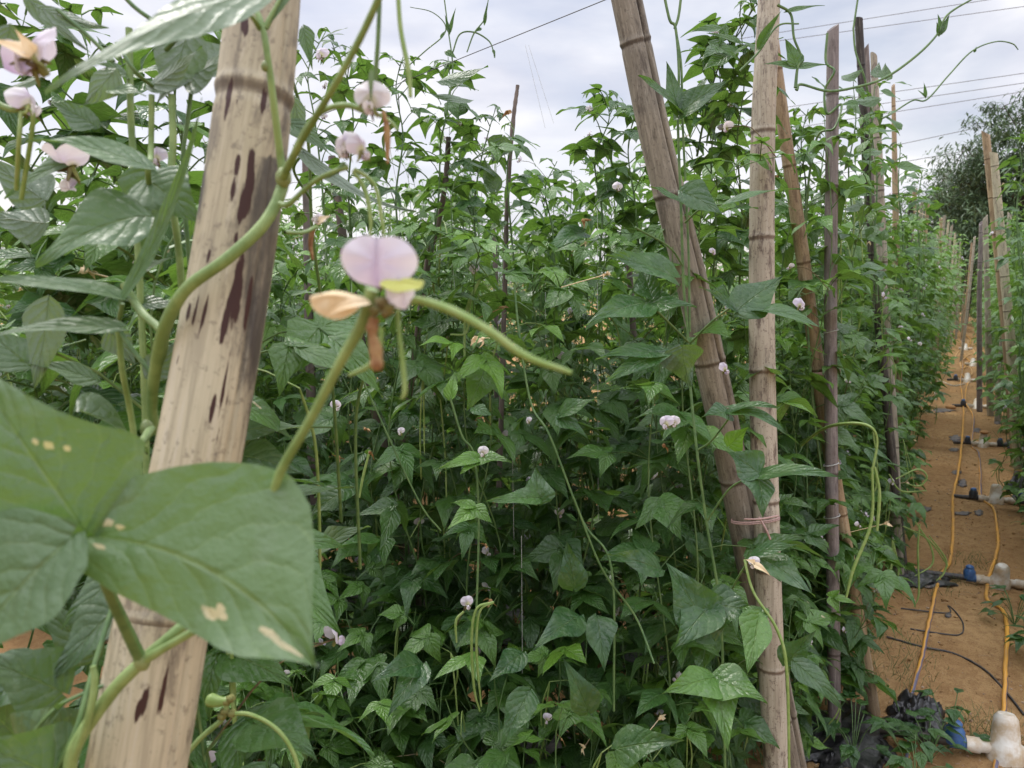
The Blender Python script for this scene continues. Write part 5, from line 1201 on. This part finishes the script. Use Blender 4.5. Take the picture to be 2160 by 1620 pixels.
# ------------------------------------------------------------------ loose stuff on the soil
rg = random.Random(9); mb=MB()
for k in range(2600):
    y=2.2+ (rg.random()**1.6)*9; x=rg.uniform(-.75,.55) if rg.random()<.8 else rg.uniform(-2.5,-.7)
    s=rg.choice([.0015,.002,.002,.003,.004,.006])*rg.uniform(.7,1.3)
    mb.ball((x,y,gh(x,y)+s*.3),(s,s*rg.uniform(.6,1),s*.7),3,5,jitter=.1)
mc=MB()
for k in range(3800):
    y=2.1+(rg.random()**1.5)*7; x=rg.uniform(-.8,.6); s=rg.uniform(.002,.0055)*(2.0 if rg.random()<.05 else 1)
    mc.ball((x,y,gh(x,y)+s*.25),(s,s*rg.uniform(.6,1),s*.7),3,5,jitter=.15)
oc=mc.build('soil_clods',M['soil'],smooth=False); tag(oc,'loose clods of orange brown soil on the path','soil',kind='stuff')
o=mb.build('gravel',M['stone'],smooth=False); tag(o,'small pale stones scattered on the sandy path','gravel',kind='stuff')
mb=MB()
for k in range(420):
    y=2.2+(rg.random()**1.5)*8; x=rg.uniform(-.7,.5); a=rg.uniform(0,3.14); l=rg.uniform(.01,.06)
    z=gh(x,y)+.003
    mb.tube([(x,y,z),(x+math.cos(a)*l*.5,y+math.sin(a)*l*.5,z+rg.uniform(0,.006)),(x+math.cos(a)*l,y+math.sin(a)*l,z)],rg.uniform(.0006,.0014),4,cap=False)
o=mb.build('plant_litter',M['straw']); tag(o,'dry stems and straw bits scattered on the soil','litter',kind='stuff')
mb=MB()
for k in range(70):
    y=1.9+rg.random()*3.5; x=rg.uniform(-2.6,-.55)
    leaflet(mb,(x,y,gh(x,y)+.012),(rg.uniform(-1,1),rg.uniform(-1,1),.1),(rg.uniform(-.3,.3),rg.uniform(-.3,.3),1),rg.uniform(.03,.07),rg.uniform(.02,.035),5,4,0,rg.uniform(-1,1),.6,2,0,.5,rg)
o=mb.build('fallen_leaves',M['dry']); tag(o,'fallen brown leaves on the soil under the rows','leaf litter',kind='stuff')
mb=MB()
for (cx,cy,n,rad_) in [(2050,1190,90,.10),(2010,1225,60,.08),(1890,1400,70,.14),(1860,1370,70,.14),(2050,1555,110,.10),(2085,1530,60,.08),(1880,1440,60,.1),(1960,1250,30,.08)]:
    c=G(cx,cy)
    for k in range(n):
        a=rg.uniform(0,6.28); r_=rad_*rg.random()**.6; b=c+Vector((math.cos(a)*r_*1.4,math.sin(a)*r_,0)); b.z=gh(b.x,b.y); h_=rg.uniform(.015,.06); t_=Vector((rg.uniform(-.03,.03),rg.uniform(-.03,.03),h_))
        mb.tube([b,b+t_*.6,b+t_+Vector((rg.uniform(-.01,.01),0,-.004))],[.0009,.0007,.0002],3,cap=False)
o=mb.build('grass',M['grass']); tag(o,'thin short grass tufts growing on the path','grass',kind='stuff')
# low weeds at the bottom right
def weed(label, px,py, leaves, d=None):
    c=G(px,py); e=empty('weed_plant',(c.x,c.y,c.z),label,'weed'); st=MB(); lf=MB(); r2=random.Random(int(px))
    for k in range(leaves):
        a=r2.uniform(0,6.28); h_=r2.uniform(.04,.16); tp=c+Vector((math.cos(a)*r2.uniform(.02,.10),math.sin(a)*r2.uniform(.02,.10),h_))
        st.tube(spline([c,(c+tp)/2+Vector((0,0,.02)),tp],4),.0012,4,cap=False)
        for j in range(r2.choice([1,3])):
            a2=a+(j-1)*1.1 if j else a
            leaflet(lf,tp,(math.cos(a2),math.sin(a2),r2.uniform(-.4,.2)),(0,0,1),r2.uniform(.04,.08),r2.uniform(.025,.045),8,6,0,.5,.25,1,r2.uniform(.05,.3),r2.uniform(.4,.6),r2)
    st.build('stem',M['stem_dark'],e); lf.build('foliage',M['leaf'],e)
weed('low leafy weed at the foot of the yellow hose', 1960,1610,16); weed('round leaved weed sprouting at the bottom edge', 1930,1650,9)
weed('leafy weed hiding part of the white fitting at the right edge', 2140,1320,14); weed('weed growing against the right edge below the long pipe fitting', 2175,1400,14)
weed('dark weed in the bottom right corner', 2000,1580,9); weed('weed under the slate grey pole', 1800,1600,12)
# pods and tendrils hanging over the path edge
V6 = empty('bean_vine', (P(1900,1250,3.3).x,P(1900,1250,3.3).y,0), 'trailing bean vine with long green pods hanging at the path edge', 'bean vine')
for pts in ([(1885,1140,3.3),(1884,1180,3.3),(1870,1230,3.3),(1850,1270,3.3)],[(1882,1140,3.3),(1878,1200,3.3),(1845,1260,3.3)],[(1886,1150,3.3),(1895,1200,3.3),(1890,1240,3.3)],[(1930,1100,3.3),(1962,1150,3.3),(1966,1190,3.3),(1930,1215,3.3)],[(1960,1130,3.3),(1995,1180,3.3),(1990,1210,3.3),(1975,1225,3.3)],[(1905,1110,3.3),(1960,1140,3.3),(2000,1195,3.3)],
            [(1940,1105,3.2),(1936,1160,3.2),(1938,1250,3.2),(1928,1280,3.2)],[(1890,1010,3.3),(1935,990,3.3),(1955,1005,3.3),(1940,1025,3.3),(1910,1020,3.3)],[(1875,1000,3.3),(1900,1035,3.3),(1955,1035,3.3)],[(1840,900,3.0),(1850,1000,3.0),(1835,1100,3.0),(1842,1200,3.0)]):
    htube(V6, pts, [3,4,4,2], 'pod','pod',sides=6)
vflower(V6,1882,1018,3.3,.030,61); vflower(V6,1812,1108,2.4,.020,62,True); vflower(V6,1942,726,3.3,.018,63,True)

# ------------------------------------------------------------------ trees beyond the field
def tree(label, base, H, crown_r, seed, nleaf, crown_z=.6):
    rg=random.Random(seed); e=empty('broadleaf_tree', base, label, 'tree', 'trees beyond the field')
    tk=MB(); tk.local=True; lf=MB(); lf.local=True
    tk.tube(spline([(0,0,-.1),(.1,0,H*.3),(-.05,.1,H*.6),(0,0,H*.92)],6), [H*.022*(1-.8*i/18) for i in range(19)], 9)
    tips=[]
    for k in range(26):
        z0=H*rg.uniform(.25,.85); a=rg.uniform(0,6.28); l=crown_r*rg.uniform(.5,1.05)*(1-.45*(z0/H-.3)); el=rg.uniform(.2,.9)
        p0=Vector((0,0,z0)); p2=p0+Vector((math.cos(a)*l*math.cos(el),math.sin(a)*l*math.cos(el),l*math.sin(el)))
        pm=(p0+p2)/2+Vector((0,0,-.05*l)); tk.tube(spline([p0,pm,p2],4),[.035*(1-.8*i/8) for i in range(9)],5,cap=False)
        for j in range(7):
            t=rg.uniform(.35,1.05); q=p0.lerp(p2,t)+Vector((rg.gauss(0,.28),rg.gauss(0,.28),rg.gauss(0,.22))); tips.append(q); tk.tube([p0.lerp(p2,min(t,1)),q],[.012,.004],3,cap=False)
    per=nleaf//len(tips)
    for q in tips:
        sc=rg.uniform(.16,.34)
        for j in range(per):
            d=Vector((rg.gauss(0,1),rg.gauss(0,1),rg.gauss(0,.7)))*sc*.6
            f_=Vector((rg.uniform(-1,1),rg.uniform(-1,1),rg.uniform(-.8,.2)))
            leaflet(lf,q+d,f_,(rg.uniform(-.5,.5),rg.uniform(-.5,.5),1),rg.uniform(.13,.22),rg.uniform(.05,.085),2,2,0,.5,.3,0,0,.5,rg)
    tk.build('trunk',M['bark'],e); lf.build('crown',M['tree_leaf'],e); return e
def tb(px,d):
    q=P(px,600,d); return (q.x,q.y,0)
tree('tall dark tree rising highest at the right edge beyond the poles', tb(2150,19), 5.6, 2.3, 1, 17000)
tree('dark tree just left of the tallest one', tb(2085,21), 4.7, 2.0, 2, 13000)
tree('smaller feathery tree left of the path end', tb(1985,24), 4.3, 1.7, 3, 8000)
tree('broad green tree between the tallest one and the path end', tb(2040,25), 4.4, 2.0, 7, 9000)
tree('low tree closing the far end of the path', tb(2040,36), 3.6, 2.4, 4, 8000)
